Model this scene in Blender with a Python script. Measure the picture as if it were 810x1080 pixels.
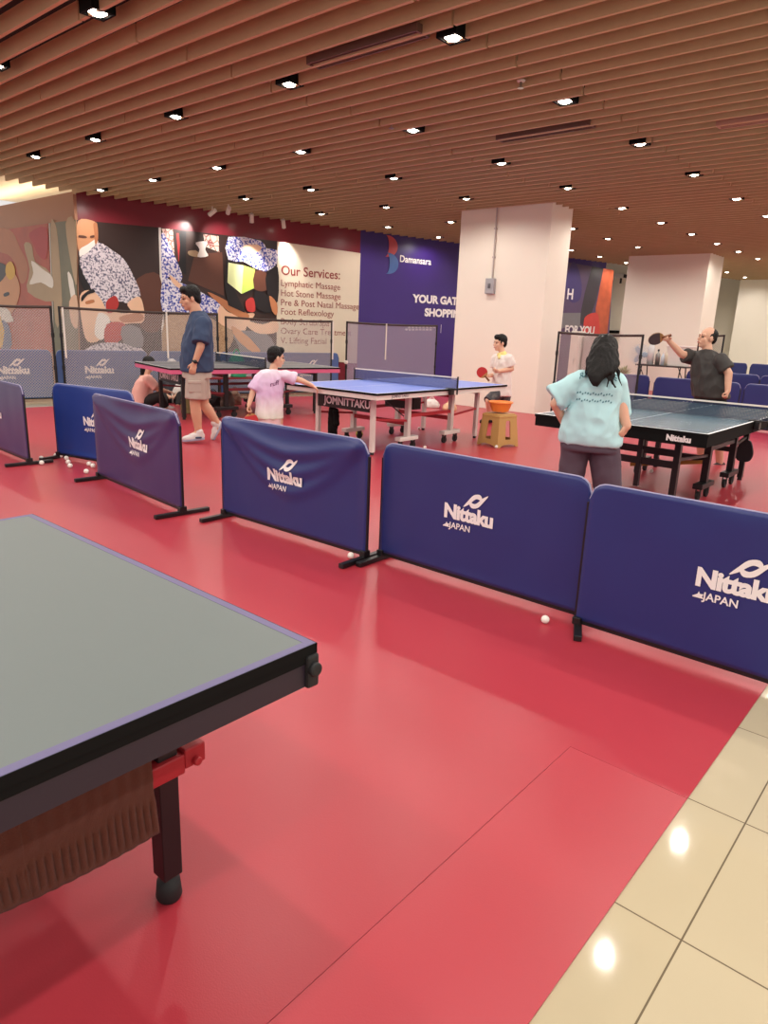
import bpy, bmesh, math, random
from mathutils import Vector, Matrix, noise
from mathutils.geometry import tessellate_polygon
random.seed(7)
S = bpy.context.scene
COL = S.collection
for o in list(bpy.data.objects): bpy.data.objects.remove(o)
V = Vector
PI = math.pi

# ------------------------------------------------------------------ camera
FPX, PITCH, ROLL, YAW, EYE = 732.343, 0.26067, 0.03806, 0.70628, 1.485
CEIL = 3.66
_fw = V((-math.sin(YAW), math.cos(YAW), 0)); _rt = V((math.cos(YAW), math.sin(YAW), 0)); _up = V((0, 0, 1))
CF = _fw*math.cos(PITCH) - _up*math.sin(PITCH); _U = _fw*math.sin(PITCH) + _up*math.cos(PITCH)
CR = _rt*math.cos(ROLL) + _U*math.sin(ROLL); CU = -_rt*math.sin(ROLL) + _U*math.cos(ROLL)
CO = V((0, 0, EYE))
cd = bpy.data.cameras.new('camera'); cam = bpy.data.objects.new('camera', cd); COL.objects.link(cam)
cd.sensor_fit = 'HORIZONTAL'; cd.sensor_width = 36; cd.lens = FPX/810*36; cd.clip_start = .05; cd.clip_end = 200
cam.matrix_world = Matrix(((CR.x, CU.x, -CF.x, CO.x), (CR.y, CU.y, -CF.y, CO.y), (CR.z, CU.z, -CF.z, CO.z), (0, 0, 0, 1)))
S.camera = cam

# ------------------------------------------------------------------ world, exposure, lights
LAMP_W = 31.5
W = bpy.data.worlds.new('world'); S.world = W; W.use_nodes = True
W.node_tree.nodes['Background'].inputs[0].default_value = (1.0, .955, .92, 1)
W.node_tree.nodes['Background'].inputs[1].default_value = .86
S.view_settings.view_transform = 'Standard'; S.view_settings.look = 'None'
S.view_settings.exposure = -0.04; S.view_settings.gamma = 1.0; S.view_settings.use_curve_mapping = False

# ------------------------------------------------------------------ placing: where a sight line meets a plane of the room
def ray(u, v): return CF + CR*((u-405)/FPX) - CU*((v-540)/FPX)
def on_z(u, v, z=0.0):
    d = ray(u, v); return CO + d*((z-EYE)/d.z)
def on_y(u, v, y):
    d = ray(u, v); return CO + d*(y/d.y)
def on_x(u, v, x):
    d = ray(u, v); return CO + d*(x/d.x)
WA, WB = V((-13.64, 6.78, 0)), V((-12.13, 12.95, 0))
WD = (WB-WA).normalized(); WN = V((WD.y, -WD.x, 0))           # along the massage wall, out into the hall
def on_wall(u, v, off=0.0):
    d = ray(u, v); t = ((WA + WN*off - CO).dot(WN))/d.dot(WN); return CO + d*t
def wall_x(y): return WA.x + (y-WA.y)*WD.x/WD.y

# ------------------------------------------------------------------ materials
def lin(h):
    h = h.lstrip('#'); c = [int(h[i:i+2], 16)/255 for i in (0, 2, 4)]
    return tuple(x/12.92 if x <= .04045 else ((x+.055)/1.055)**2.4 for x in c) + (1,)
MATS = {}
def mat(name, hexc, rough=.6, metal=0., var=.0, vscale=8., bump=0., bscale=60., coat=0., spec=.5, emit=0., sheen=0., alpha=1.):
    if name in MATS: return MATS[name]
    m = bpy.data.materials.new(name); m.use_nodes = True; MATS[name] = m
    nt = m.node_tree; b = nt.nodes['Principled BSDF']; c = lin(hexc)
    b.inputs['Base Color'].default_value = c; b.inputs['Roughness'].default_value = rough; b.inputs['Metallic'].default_value = metal
    b.inputs['Specular IOR Level'].default_value = spec; b.inputs['Coat Weight'].default_value = coat
    if sheen: b.inputs['Sheen Weight'].default_value = sheen
    if emit: b.inputs['Emission Color'].default_value = c; b.inputs['Emission Strength'].default_value = emit
    if alpha < 1: b.inputs['Alpha'].default_value = alpha
    tc = nt.nodes.new('ShaderNodeTexCoord')
    if var:
        n = nt.nodes.new('ShaderNodeTexNoise'); n.inputs['Scale'].default_value = vscale; n.inputs['Detail'].default_value = 4
        nt.links.new(tc.outputs['Object'], n.inputs['Vector'])
        mx = nt.nodes.new('ShaderNodeMix'); mx.data_type = 'RGBA'
        mx.inputs[6].default_value = tuple(x*(1-var) for x in c[:3])+(1,); mx.inputs[7].default_value = tuple(min(1, x*(1+var)) for x in c[:3])+(1,)
        nt.links.new(n.outputs['Fac'], mx.inputs[0]); nt.links.new(mx.outputs[2], b.inputs['Base Color'])
    if bump:
        n = nt.nodes.new('ShaderNodeTexNoise'); n.inputs['Scale'].default_value = bscale; n.inputs['Detail'].default_value = 3
        nt.links.new(tc.outputs['Object'], n.inputs['Vector'])
        bp = nt.nodes.new('ShaderNodeBump'); bp.inputs['Strength'].default_value = bump; bp.inputs['Distance'].default_value = .01
        nt.links.new(n.outputs['Fac'], bp.inputs['Height']); nt.links.new(bp.outputs[0], b.inputs['Normal'])
    return m
def pattern(name, ha, hb, scale=30., thr=.5, rough=.6, kind='noise'):
    """two-colour printed pattern (batik cloth and the like)"""
    if name in MATS: return MATS[name]
    m = mat(name, ha, rough); nt = m.node_tree; b = nt.nodes['Principled BSDF']
    tc = nt.nodes.new('ShaderNodeTexCoord')
    if kind == 'voronoi':
        n = nt.nodes.new('ShaderNodeTexVoronoi'); n.feature = 'DISTANCE_TO_EDGE'; out = 'Distance'
    else:
        n = nt.nodes.new('ShaderNodeTexNoise'); n.inputs['Detail'].default_value = 5; out = 'Fac'
    n.inputs['Scale'].default_value = scale; nt.links.new(tc.outputs['Object'], n.inputs['Vector'])
    r = nt.nodes.new('ShaderNodeValToRGB'); r.color_ramp.elements[0].position = thr-.04; r.color_ramp.elements[1].position = thr+.06
    r.color_ramp.elements[0].color = lin(ha); r.color_ramp.elements[1].color = lin(hb)
    nt.links.new(n.outputs[out], r.inputs[0]); nt.links.new(r.outputs[0], b.inputs['Base Color'])
    return m
def mesh_net(name, hexc, pitch, fill, diag=True):
    """knotted netting: threads opaque, holes clear"""
    m = mat(name, hexc, .8); nt = m.node_tree; b = nt.nodes['Principled BSDF']
    tc = nt.nodes.new('ShaderNodeTexCoord'); sp = nt.nodes.new('ShaderNodeSeparateXYZ'); nt.links.new(tc.outputs['Object'], sp.inputs[0])
    def mth(op, a, bb=None):
        n = nt.nodes.new('ShaderNodeMath'); n.operation = op
        for i, q in enumerate((a, bb)):
            if q is None: continue
            if isinstance(q, (int, float)): n.inputs[i].default_value = q
            else: nt.links.new(q, n.inputs[i])
        return n.outputs[0]
    x, z = sp.outputs[0], sp.outputs[2]
    if diag: a, c = mth('ADD', x, z), mth('SUBTRACT', x, z)
    else: a, c = x, z
    f1 = mth('LESS_THAN', mth('FRACT', mth('MULTIPLY', a, 1/pitch)), fill)
    f2 = mth('LESS_THAN', mth('FRACT', mth('MULTIPLY', c, 1/pitch)), fill)
    nt.links.new(mth('MAXIMUM', f1, f2), b.inputs['Alpha'])
    return m

# ------------------------------------------------------------------ geometry helpers
class G:
    """collects geometry, becomes ONE mesh object"""
    def __init__(s): s.v = []; s.f = []; s.mi = []; s.cur = 0
    def add(s, vs, fs, M=None):
        o = len(s.v)
        s.v += [tuple((M @ V(p)) if M else p) for p in vs]
        s.f += [tuple(i+o for i in f) for f in fs]; s.mi += [s.cur]*len(fs); return s
    def box(s, x0, x1, y0, y1, z0, z1, M=None):
        vs = [(x, y, z) for x in (x0, x1) for y in (y0, y1) for z in (z0, z1)]
        return s.add(vs, [(0, 1, 3, 2), (4, 6, 7, 5), (0, 4, 5, 1), (2, 3, 7, 6), (0, 2, 6, 4), (1, 5, 7, 3)], M)
    def bar(s, p, q, w, h=None, up=(0, 0, 1)):
        p, q = V(p), V(q); d = (q-p); L = d.length; d.normalize(); u = V(up)
        if abs(d.dot(u)) > .98: u = V((0, 1, 0))
        r = d.cross(u).normalized(); u = r.cross(d); h = h or w
        M = Matrix(((r.x, d.x, u.x, p.x), (r.y, d.y, u.y, p.y), (r.z, d.z, u.z, p.z), (0, 0, 0, 1)))
        return s.box(-w/2, w/2, 0, L, -h/2, h/2, M)
    def cyl(s, p, q, r1, r2=None, n=16, cap=True):
        p, q = V(p), V(q); r2 = r1 if r2 is None else r2; d = (q-p).normalized()
        a = d.orthogonal().normalized(); b = d.cross(a); vs = []; fs = []
        for c, r in ((p, r1), (q, r2)):
            for i in range(n):
                t = 2*PI*i/n; vs.append(tuple(c + a*(r*math.cos(t)) + b*(r*math.sin(t))))
        for i in range(n): j = (i+1) % n; fs.append((i, j, n+j, n+i))
        if cap: fs += [tuple(range(n))[::-1], tuple(range(n, 2*n))]
        return s.add(vs, fs)
    def tube(s, pts, r, n=8):
        for a, b in zip(pts, pts[1:]): s.cyl(a, b, r, n=n)
        return s
    def lathe(s, prof, c=(0, 0, 0), n=32, M=None, cap=True):
        vs = []; fs = []
        for r, z in prof:
            for i in range(n):
                t = 2*PI*i/n; vs.append((c[0]+r*math.cos(t), c[1]+r*math.sin(t), c[2]+z))
        for k in range(len(prof)-1):
            for i in range(n):
                j = (i+1) % n; fs.append((k*n+i, k*n+j, (k+1)*n+j, (k+1)*n+i))
        if cap and prof[0][0] > 1e-5: fs.append(tuple(range(n))[::-1])
        if cap and prof[-1][0] > 1e-5: fs.append(tuple((len(prof)-1)*n+i for i in range(n)))
        return s.add(vs, fs, M)
    def sphere(s, c, r, n=16, m=10):
        R = r if hasattr(r, '__len__') else (r, r, r); vs = [(c[0], c[1], c[2]-R[2])]; fs = []
        for k in range(1, m):
            t = -PI/2 + PI*k/m
            for i in range(n):
                a = 2*PI*i/n; vs.append((c[0]+R[0]*math.cos(t)*math.cos(a), c[1]+R[1]*math.cos(t)*math.sin(a), c[2]+R[2]*math.sin(t)))
        vs.append((c[0], c[1], c[2]+R[2])); T = len(vs)-1
        for i in range(n):
            j = (i+1) % n; fs.append((0, 1+j, 1+i)); fs.append((T, T-n+i, T-n+j))
            for k in range(m-2): fs.append((1+k*n+i, 1+k*n+j, 1+(k+1)*n+j, 1+(k+1)*n+i))
        return s.add(vs, fs)
    def prism(s, outer, holes, t, M=None):
        """flat outline (x,z) with holes, given thickness t along y"""
        polys = [[V((x, z, 0)) for x, z in p] for p in [outer]+list(holes)]
        flat = [p for q in polys for p in q]; tri = tessellate_polygon(polys); n = len(flat)
        vs = [(p.x, 0, p.y) for p in flat] + [(p.x, t, p.y) for p in flat]
        fs = [tuple(f) for f in tri] + [tuple(i+n for i in f[::-1]) for f in tri]
        o = 0
        for q in polys:
            k = len(q)
            for i in range(k): j = (i+1) % k; fs.append((o+i, o+j, n+o+j, n+o+i))
            o += k
        return s.add(vs, fs, M)
    def build(s, name, mats, parent=None, loc=None, smooth=False, bevel=0., rotz=0.):
        me = bpy.data.meshes.new(name); me.from_pydata(s.v, [], s.f)
        ml = mats if isinstance(mats, (list, tuple)) else [mats]
        for m in ml: me.materials.append(m)
        if len(ml) > 1: me.polygons.foreach_set('material_index', s.mi)
        bm = bmesh.new(); bm.from_mesh(me); bmesh.ops.recalc_face_normals(bm, faces=bm.faces); bm.to_mesh(me); bm.free()
        if smooth: me.polygons.foreach_set('use_smooth', [True]*len(me.polygons))
        o = bpy.data.objects.new(name, me); COL.objects.link(o)
        if parent: o.parent = parent
        if loc is not None: o.location = loc
        o.rotation_euler.z = rotz
        if bevel:
            b = o.modifiers.new('bevel', 'BEVEL'); b.width = bevel; b.segments = 2; b.limit_method = 'ANGLE'
        return o
def smooth_by_angle(o, ang=.7):
    me = o.data; me.polygons.foreach_set('use_smooth', [True]*len(me.polygons))
    try: me.set_sharp_from_angle(angle=ang)
    except Exception: pass
    return o
def tag(o, label=None, cat=None, group=None, kind=None):
    if label: o['label'] = label
    if cat: o['category'] = cat
    if group: o['group'] = group
    if kind: o['kind'] = kind
    return o
def empty(name, loc, label=None, cat=None, group=None, rotz=0.):
    o = bpy.data.objects.new(name, None); COL.objects.link(o); o.location = loc; o.rotation_euler.z = rotz
    o.empty_display_size = .1
    return tag(o, label, cat, group)
def struct(o): o['kind'] = 'structure'; return o
def copy_tree(o, parent=None):
    c = o.copy(); COL.objects.link(c)
    if parent: c.parent = parent
    for ch in list(o.children): copy_tree(ch, c)
    return c
_TXT = {}
def text_geom(s, size=1., bold=0., space=1., align='CENTER', shear=0.):
    k = (s, size, bold, space, align, shear)
    if k in _TXT: return _TXT[k]
    cu = bpy.data.curves.new('t', 'FONT'); cu.body = s; cu.size = size; cu.offset = bold; cu.space_character = space
    cu.align_x = align; cu.shear = shear; cu.resolution_u = 4; cu.fill_mode = 'FRONT'
    o = bpy.data.objects.new('t', cu); COL.objects.link(o)
    dg = bpy.context.evaluated_depsgraph_get(); me = o.evaluated_get(dg).to_mesh()
    r = ([(v.co.x, v.co.y) for v in me.vertices], [tuple(p.vertices) for p in me.polygons])
    o.evaluated_get(dg).to_mesh_clear(); bpy.data.objects.remove(o); bpy.data.curves.remove(cu)
    _TXT[k] = r; return r
def put_text(g, s, size, fn, bold=0., space=1., align='CENTER', dx=0., dz=0., sx=1., shear=0.):
    vs, fs = text_geom(s, size, bold, space, align, shear)
    g.add([tuple(fn(x*sx+dx, z+dz)) for x, z in vs], fs)
def cr_line(pts, n=6):
    """smooth closed outline through the given points"""
    out = []; k = len(pts)
    for i in range(k):
        p0, p1, p2, p3 = (V(pts[(i+j-1) % k]) for j in range(4))
        for q in range(n):
            t = q/n; out.append(tuple(.5*((2*p1)+(p2-p0)*t+(2*p0-5*p1+4*p2-p3)*t*t+(3*p1-p0-3*p2+p3)*t**3)))
    return out
def put_poly(g, pts, fn, curve=0):
    if curve: pts = cr_line(pts, curve)
    tri = tessellate_polygon([[V((x, z, 0)) for x, z in pts]])
    g.add([tuple(fn(x, z)) for x, z in pts], [tuple(t) for t in tri])
def swoosh(g, fn, cx, cz, s):
    """the two crescents curling round a small dot above the barrier lettering"""
    a = [(-1.0, -.62), (-.62, -.12), (-.2, .34), (.3, .46), (.52, .2), (.42, -.02), (.3, .1), (.05, .12), (-.2, -.05), (-.55, -.38)]
    put_poly(g, [(cx+x*s, cz+z*s) for x, z in a], fn, 3)
    put_poly(g, [(cx-x*s*1.0, cz-z*s-.12*s) for x, z in a], fn, 3)
# ------------------------------------------------------------------ common materials
M_red = mat('red mat', '#b03541', .34, var=.04, vscale=1.5, bump=.05, bscale=220, spec=.45)
M_seam = mat('dark seam', '#701f29', .8)
M_cream = mat('cream plaster', '#f0e6d3', .55, var=.02, vscale=3)
M_pillar = mat('cream pillar paint', '#f1e9db', .42, var=.015, vscale=2)
M_maroon = mat('maroon printed board', '#7c1f2c', .3, var=.05, vscale=2)
M_slat = mat('brown ceiling slat', '#c6aa84', .55, var=.1, vscale=3)
M_dark = mat('dark plenum', '#241a16', .9)
M_black = mat('black powder coat', '#141315', .4)
M_blackm = mat('matt black', '#080808', .8, spec=.2)
M_rubber = mat('black rubber', '#19191a', .65)
M_white = mat('white enamel', '#e4dcd4', .4)
M_chrome = mat('brushed metal', '#b9b4ae', .3, metal=1.)
M_lens = mat('lit lamp lens', '#fff4e2', .4, emit=22.)
M_print = mat('white print', '#ece7e6', .55)
M_navy = mat('navy barrier cloth', '#222d6c', .38, var=.05, vscale=5, sheen=.05)
M_navy_bounce = mat('navy barrier cloth tinted by floor bounce', '#2f205c', .38, var=.06, vscale=5, sheen=.05)  # navy cloth; red bounce off the mats is mixed into its colour
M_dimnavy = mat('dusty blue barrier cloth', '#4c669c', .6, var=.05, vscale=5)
M_hem = mat('pale piping', '#9d99b6', .6)

# ================================================================== SETTING
# tiled floor (running bond, 0.6 m)
mt = mat('beige polished tile', '#d9c6a4', .055, spec=.5); nt = mt.node_tree; bs = nt.nodes['Principled BSDF']
tc = nt.nodes.new('ShaderNodeTexCoord'); mp = nt.nodes.new('ShaderNodeMapping'); mp.inputs['Location'].default_value = (.325, -1.615, 0)
br = nt.nodes.new('ShaderNodeTexBrick'); br.inputs['Scale'].default_value = 1.; br.inputs['Brick Width'].default_value = .595; br.inputs['Row Height'].default_value = .595
br.inputs['Mortar Size'].default_value = .0025; br.offset = .0; br.inputs['Mortar Smooth'].default_value = .1
br.inputs['Color1'].default_value = lin('#c1b498'); br.inputs['Color2'].default_value = lin('#bcae90'); br.inputs['Mortar'].default_value = lin('#6f6350')
nt.links.new(tc.outputs['Object'], mp.inputs[0]); nt.links.new(mp.outputs[0], br.inputs['Vector']); nt.links.new(br.outputs['Color'], bs.inputs['Base Color'])
TILE_MAP = mp
g = G(); g.box(-20, 6, -4, 34, -.1, 0); struct(g.build('floor', mt))
# red sports mats laid in sheets with fine seams
def matsheet(name, poly):
    g = G(); n = len(poly)
    g.add([(x, y, .0005) for x, y in poly]+[(x, y, .004) for x, y in poly],
          [tuple(range(n)), tuple(range(n, 2*n))]+[(i, (i+1) % n, n+(i+1) % n, n+i) for i in range(n)])
    return struct(g.build(name, M_red))
e = .0008
matsheet('floor_mat', [(-.925+e, -3), (-.502, -3), (-.502, 2.201-e), (-.925+e, 2.201-e)])
matsheet('floor_mat', [(-11.95, -3), (-.925-e, -3), (-.925-e, 2.201+e), (-.502, 2.201+e), (-.502, 22), (-9.75, 22), (-9.75, 15.2), (-11.15, 9.2), (-11.62, 6.9), (-11.75, 5)])
g = G(); g.box(-.935, -.915, -3, 2.21, .0001, .0004); g.box(-.935, -.505, 2.191, 2.211, .0001, .0004); struct(g.build('floor_mat_underlay', M_seam))

# ceiling: dark plenum above, brown slats along x
g = G(); g.box(-19, 6, -4, 34, 4.25, 4.3); ceil = struct(g.build('ceiling', M_dark))
g = G(); pitch = .245; k = 0; y = -2.9+.05
while y < 33:
    xl = (wall_x(y)+.04) if y > WA.y-.15 else (-13.5 + .12*math.sin(y*1.7))
    xl = max(xl, -13.7); x = 5.5; off = (k % 2)*2.33 + (k//2 % 9)*.02
    cuts = [c for c in [-1.1-off-4.66*j for j in range(-2, 4)] if xl+.1 < c < 5.4]
    xs = [5.5]+sorted(cuts, reverse=True)+[xl]
    for a, b in zip(xs, xs[1:]): g.box(b+.012, a-.012, y-.016, y+.016, CEIL, CEIL+.135)
    y += pitch; k += 1
sl = g.build('ceiling_slats', M_slat, ceil)
# cream plaster ceiling beyond the slats on the left
g = G(); g.box(-19, -13.45, -4, 6.7, 4.10, 4.2); g.box(-19, -13.7, 6.7, 9.6, 4.10, 4.2); struct(g.build('ceiling_plaster', mat('pale plaster ceiling', '#efe2c8', .6)))
g = G(); g.box(-19, -13.2, 9.6, 9.7, 3.3, 4.2); struct(g.build('ceiling_plaster_upstand', MATS['pale plaster ceiling']))
g = G(); g.box(-19, -13.645, 6.72, 6.75, 3.66, 3.70); struct(g.build('wall_front_lip', mat('tan wall paint', '#b07e60', .45, var=.04, vscale=2)))
g = G(); g.box(-19, -13.75, 7.15, 7.25, 3.72, 3.735); tag(g.build('cove_light', mat('lit cove strip', '#ffe6bd', .5, emit=20.)), 'warm light strip hidden along the top of tan side wall', 'light')

# massage wall, corner and side walls
Lw = 15.6
Mw = Matrix(((WD.x, -WN.x, 0, WA.x), (WD.y, -WN.y, 0, WA.y), (0, 0, 1, 0), (0, 0, 0, 1)))   # local x along the wall, -y into the hall
def WP(u, v, off=0.):                      # sight line -> (along, height) on the wall
    p = on_wall(u, v, off); return ((p-WA).dot(WD), p.z)
def wfn(off): return lambda s, z: Mw @ V((s, -off, z))
s_end = WP(380, 260)[0]
g = G(); g.box(0, s_end, 0, .2, 0, 3.84, Mw); struct(g.build('wall_left', M_maroon))
g = G(); g.box(s_end, Lw, 0, .2, 0, 3.8, Mw); struct(g.build('wall_left_purple', mat('purple printed board', '#3a2272', .35, var=.08, vscale=1.2)))
g = G(); g.box(-19, -13.645, 6.72, 6.95, 0, 3.66); struct(g.build('wall_front', mat('tan wall paint', '#b07e60', .45, var=.04, vscale=2)))
g = G(); g.box(-18, 6, 31.4, 31.6, 0, 4.2); struct(g.build('wall_back', M_cream))
g = G(); g.box(-13, -8.9, 24.2, 24.4, 0, 4.2); struct(g.build('wall_back_partition', M_cream))
def pillar(x0, x1, y0, y1):
    g = G(); g.box(x0, x1, y0, y1, 0, CEIL+.1); return struct(g.build('pillar', M_pillar, bevel=.008))
pillar(-8.345, -6.41, 11.73, 12.50)
pillar(-8.5, -6.3, 20.2, 21.4)
pillar(-7.95, -5.7, 29.4, 30.6)

# ------------------------------------------------------------------ downlights
ORD = ['first', 'second', 'third', 'fourth', 'fifth', 'sixth', 'seventh', 'eighth', 'ninth', 'tenth', 'eleventh', 'twelfth', 'thirteenth', 'fourteenth', 'fifteenth']
def make_downlight():
    t = empty('ceiling_downlight', (0, 0, 0))
    g = G()
    for a in range(4):
        R = Matrix.Rotation(a*PI/2, 4, 'Z'); g.box(-.095, .095, .075, .095, -.012, .12, R)
    g.box(-.095, .095, -.095, .095, .118, .125); g.build('housing', M_blackm, t)
    g = G(); g.lathe([(.062, .02), (.066, .006), (.070, -.002), (.074, -.002), (.070, .02)], n=24, cap=False); g.build('ring', M_white, t, smooth=True)
    g = G(); g.lathe([(.0, .022), (.062, .02), (.064, .004), (.045, -.014), (.02, -.022), (.0, -.024)], n=24); g.build('lens', M_lens, t, smooth=True)
    return t
DX = [-3.7, -5.6, -7.5, -9.33, -11.08, -12.8]
DY = [3.05, 4.95, 6.82, 8.72, 10.66, 12.74, 14.66, 16.5, 18.3, 20.1, 22.0, 24., 26., 28.2]
proto = None
spot = bpy.data.lights.new('downlight_beam', 'SPOT'); spot.energy = LAMP_W; spot.color = (1., .93, .85)
spot.spot_size = math.radians(168); spot.spot_blend = .55; spot.shadow_soft_size = .05
def downlight(x, y, label, vis=True):
    global proto
    if proto is None: proto = make_downlight(); t = proto
    else: t = copy_tree(proto)
    t.location = (x, y, CEIL+.012); tag(t, label, 'ceiling light', 'recessed square downlights in the slatted ceiling')
    l = bpy.data.objects.new('lamp', spot); COL.objects.link(l); l.parent = t; l.location = (0, 0, -.045)
    return t
def on_screen(x, y):
    d = V((x, y, CEIL))-CO; w = d.dot(CF)
    return 405+FPX*d.dot(CR)/w, 540-FPX*d.dot(CU)/w, w
for j, yy in enumerate(DY):
    row = []
    for x in (3.85, 1.95, .12, -1.56, *DX):
        if x < (wall_x(yy)+.5 if yy < 24.5 else -10) and yy > 6: continue
        if -8.5 < x < -6.3 and (11.5 < yy < 13.1 or 20. < yy < 21.5): continue
        if x > 2 and yy > 12: continue
        u, v, w = on_screen(x, yy)
        row.append((u if (w > 0 and -3 < u < 815 and v > -3) else None, x))
    vis = sorted([r for r in row if r[0] is not None]); n = 0
    for u, x in vis:
        downlight(x, yy, 'square recessed downlight, %s from the left in the %s lit row counted from the camera' % (ORD[n], ORD[j])); n += 1
    for u, x in row:
        if u is None: downlight(x, yy, 'square recessed downlight outside the picture over the near floor')
for yy in (-2.6, -.75, 1.15):
    for x in (3.85, 1.95, .12, -1.7, -3.7, -5.6, -7.5, -9.33, -11.08):
        downlight(x, yy, 'square recessed downlight outside the picture behind the camera')

# slot diffusers
def diffuser(p, q, label, m):
    c = (p+q)/2; L = (q-p).length; t = empty('air_diffuser', c, label, 'air vent')
    g = G(); h = L/2
    for yy in (-.075, .075): g.box(-h, h, yy-.008, yy+.008, -.012, .05)
    for xx in (-h, h): g.box(xx-.008, xx+.008, -.08, .08, -.012, .05)
    g.build('frame', m, t)
    g = G()
    for k in range(5): g.box(-h, h, -.055+k*.0275-.004, -.055+k*.0275+.004, -.004, .04)
    g.build('slats', m, t)
    g = G(); g.box(-h, h, -.07, .07, .04, .05); g.build('backing', M_blackm, t)
diffuser(V((-5.05, 4.74, 3.674)), V((-3.84, 4.74, 3.674)), 'long dark slotted air vent between two bright downlights', mat('grey vent', '#6a4f44', .5))
diffuser(V((-5.0, 7.72, 3.674)), V((-3.84, 7.72, 3.674)), 'long faint slotted air vent further back in the slats', MATS['grey vent'])
diffuser(V((-2.75, 8.46, 3.672)), V((-2.2, 8.46, 3.672)), 'short pale vent strip near the right edge of the ceiling', mat('pale vent', '#b98d7c', .5))
for (x, y), lb in zip(((-3.8, 6.15), (-5.67, 6.52)), ('small ceiling sprinkler nearer the right side of the slats', 'small ceiling sprinkler beside a middle downlight')):
    t = empty('sprinkler', (x, y, 3.70), lb, 'sprinkler')
    g = G(); g.cyl((0, 0, 0), (0, 0, -.06), .012); g.build('stem', M_chrome, t)
    g = G(); g.cyl((0, 0, -.06), (0, 0, -.066), .03); g.build('deflector', M_chrome, t)
    g = G(); g.lathe([(.04, 0), (.035, -.012), (.012, -.014)]); g.build('flange', M_white, t)
# white track spotlights washing the massage wall
for (u, v, tu, tv, en), lb in zip(((224, 224, 190, 250, 130), (241, 222, 232, 258, 110), (265.5, 230, 266, 292, 230), (299, 236, 303, 272, 150)),
        ('white track spotlight, first from the left before the maroon wall', 'white track spotlight, second from the left before the maroon wall',
         'white track spotlight, third from the left before the maroon wall', 'white track spotlight nearest the services board')):
    p = on_z(u, v, 3.56); off = (p-WA).dot(WN)
    if off < .35: p = p + WN*(.5-off)
    q = on_wall(tu, tv); t = empty('track_spotlight', p, lb, 'spotlight', 'track spotlights before the massage wall')
    d = (q-p).normalized()
    g = G(); g.cyl(d*-.09, d*.09, .04, .045, n=20); g.build('barrel', M_white, t)
    g = G(); g.bar((0, 0, 0), (0, 0, .11), .02); g.build('bracket', M_white, t)
    g = G(); g.cyl(d*.088, d*.093, .036, n=20); g.build('lens', M_lens, t)
    L = bpy.data.lights.new('wall_spot', 'SPOT'); L.energy = en; L.spot_size = math.radians(50); L.spot_blend = .9; L.shadow_soft_size = .03; L.color = (1, .95, .88)
    lo = bpy.data.objects.new('lamp', L); COL.objects.link(lo); lo.parent = t; lo.location = d*.11; lo.rotation_euler = d.to_track_quat('-Z', 'Y').to_euler()

# ------------------------------------------------------------------ posters on the massage wall
def art(name, layers, label, cat='poster', fn_of=wfn, conv=WP):
    """layers: (material, outline in sight-line coordinates, curve steps); each printed shape lies flat on the board"""
    t = None
    g = G(); ms = []
    for k, (m, pts, cv) in enumerate(layers):
        if m not in ms: ms.append(m)
        g.cur = ms.index(m)
        put_poly(g, [conv(u, v) for u, v in pts], fn_of(.012+.0016*k), cv)
    # board thickness behind the print
    base = [conv(u, v) for u, v in layers[0][1]]; n = len(base); g.cur = ms.index(layers[0][0])
    f0, f1 = fn_of(.012), fn_of(.0)
    g.add([tuple(f0(*b)) for b in base]+[tuple(f1(*b)) for b in base], [(i, (i+1) % n, n+(i+1) % n, n+i) for i in range(n)])
    o = g.build(name, ms); return tag(o, label, cat)
A_skin = mat('print skin', '#d79a6e', .4, var=.06, vscale=3); A_skin2 = mat('print pale skin', '#ecc0a0', .4, var=.05, vscale=3); A_skin3 = mat('print tan skin', '#b9764e', .4, var=.08, vscale=3)
A_dbrown = mat('print dark brown', '#33201c', .35, var=.3, vscale=1.5); A_brown = mat('print brown', '#5d3527', .35, var=.2, vscale=2)
A_batik = pattern('print batik white grey', '#5e5a72', '#dcd3da', 26, .46); A_blueb = pattern('print batik white blue', '#3a47a8', '#e9e4ee', 24, .48)
A_white = mat('print white', '#f2ebe4', .4); A_red = mat('print red', '#b5322f', .4, var=.15, vscale=3); A_black = mat('print black', '#171114', .35)
A_rust = mat('print rust red', '#b5553c', .4, var=.3, vscale=2.5); A_tan = pattern('print tan cloth', '#a98261', '#c39f7c', 40, .5)
A_grey = mat('print grey cloth', '#7d7b80', .4, var=.1, vscale=4); A_green = mat('print lime green', '#b9cf5e', .4); A_lime = mat('print pale lime', '#e6efb0', .4)
A_sage = mat('print sage drapery', '#77725a', .4, var=.35, vscale=2.2); A_sand = mat('print sand', '#b59a78', .4, var=.15, vscale=2)
A_lattice = pattern('print red lattice', '#8d2f33', '#e0c9b8', 9, .05, kind='voronoi'); A_yellow = mat('print yellow', '#e3b33c', .4); A_blue = mat('print blue grey', '#566c92', .4, var=.1)
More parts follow.
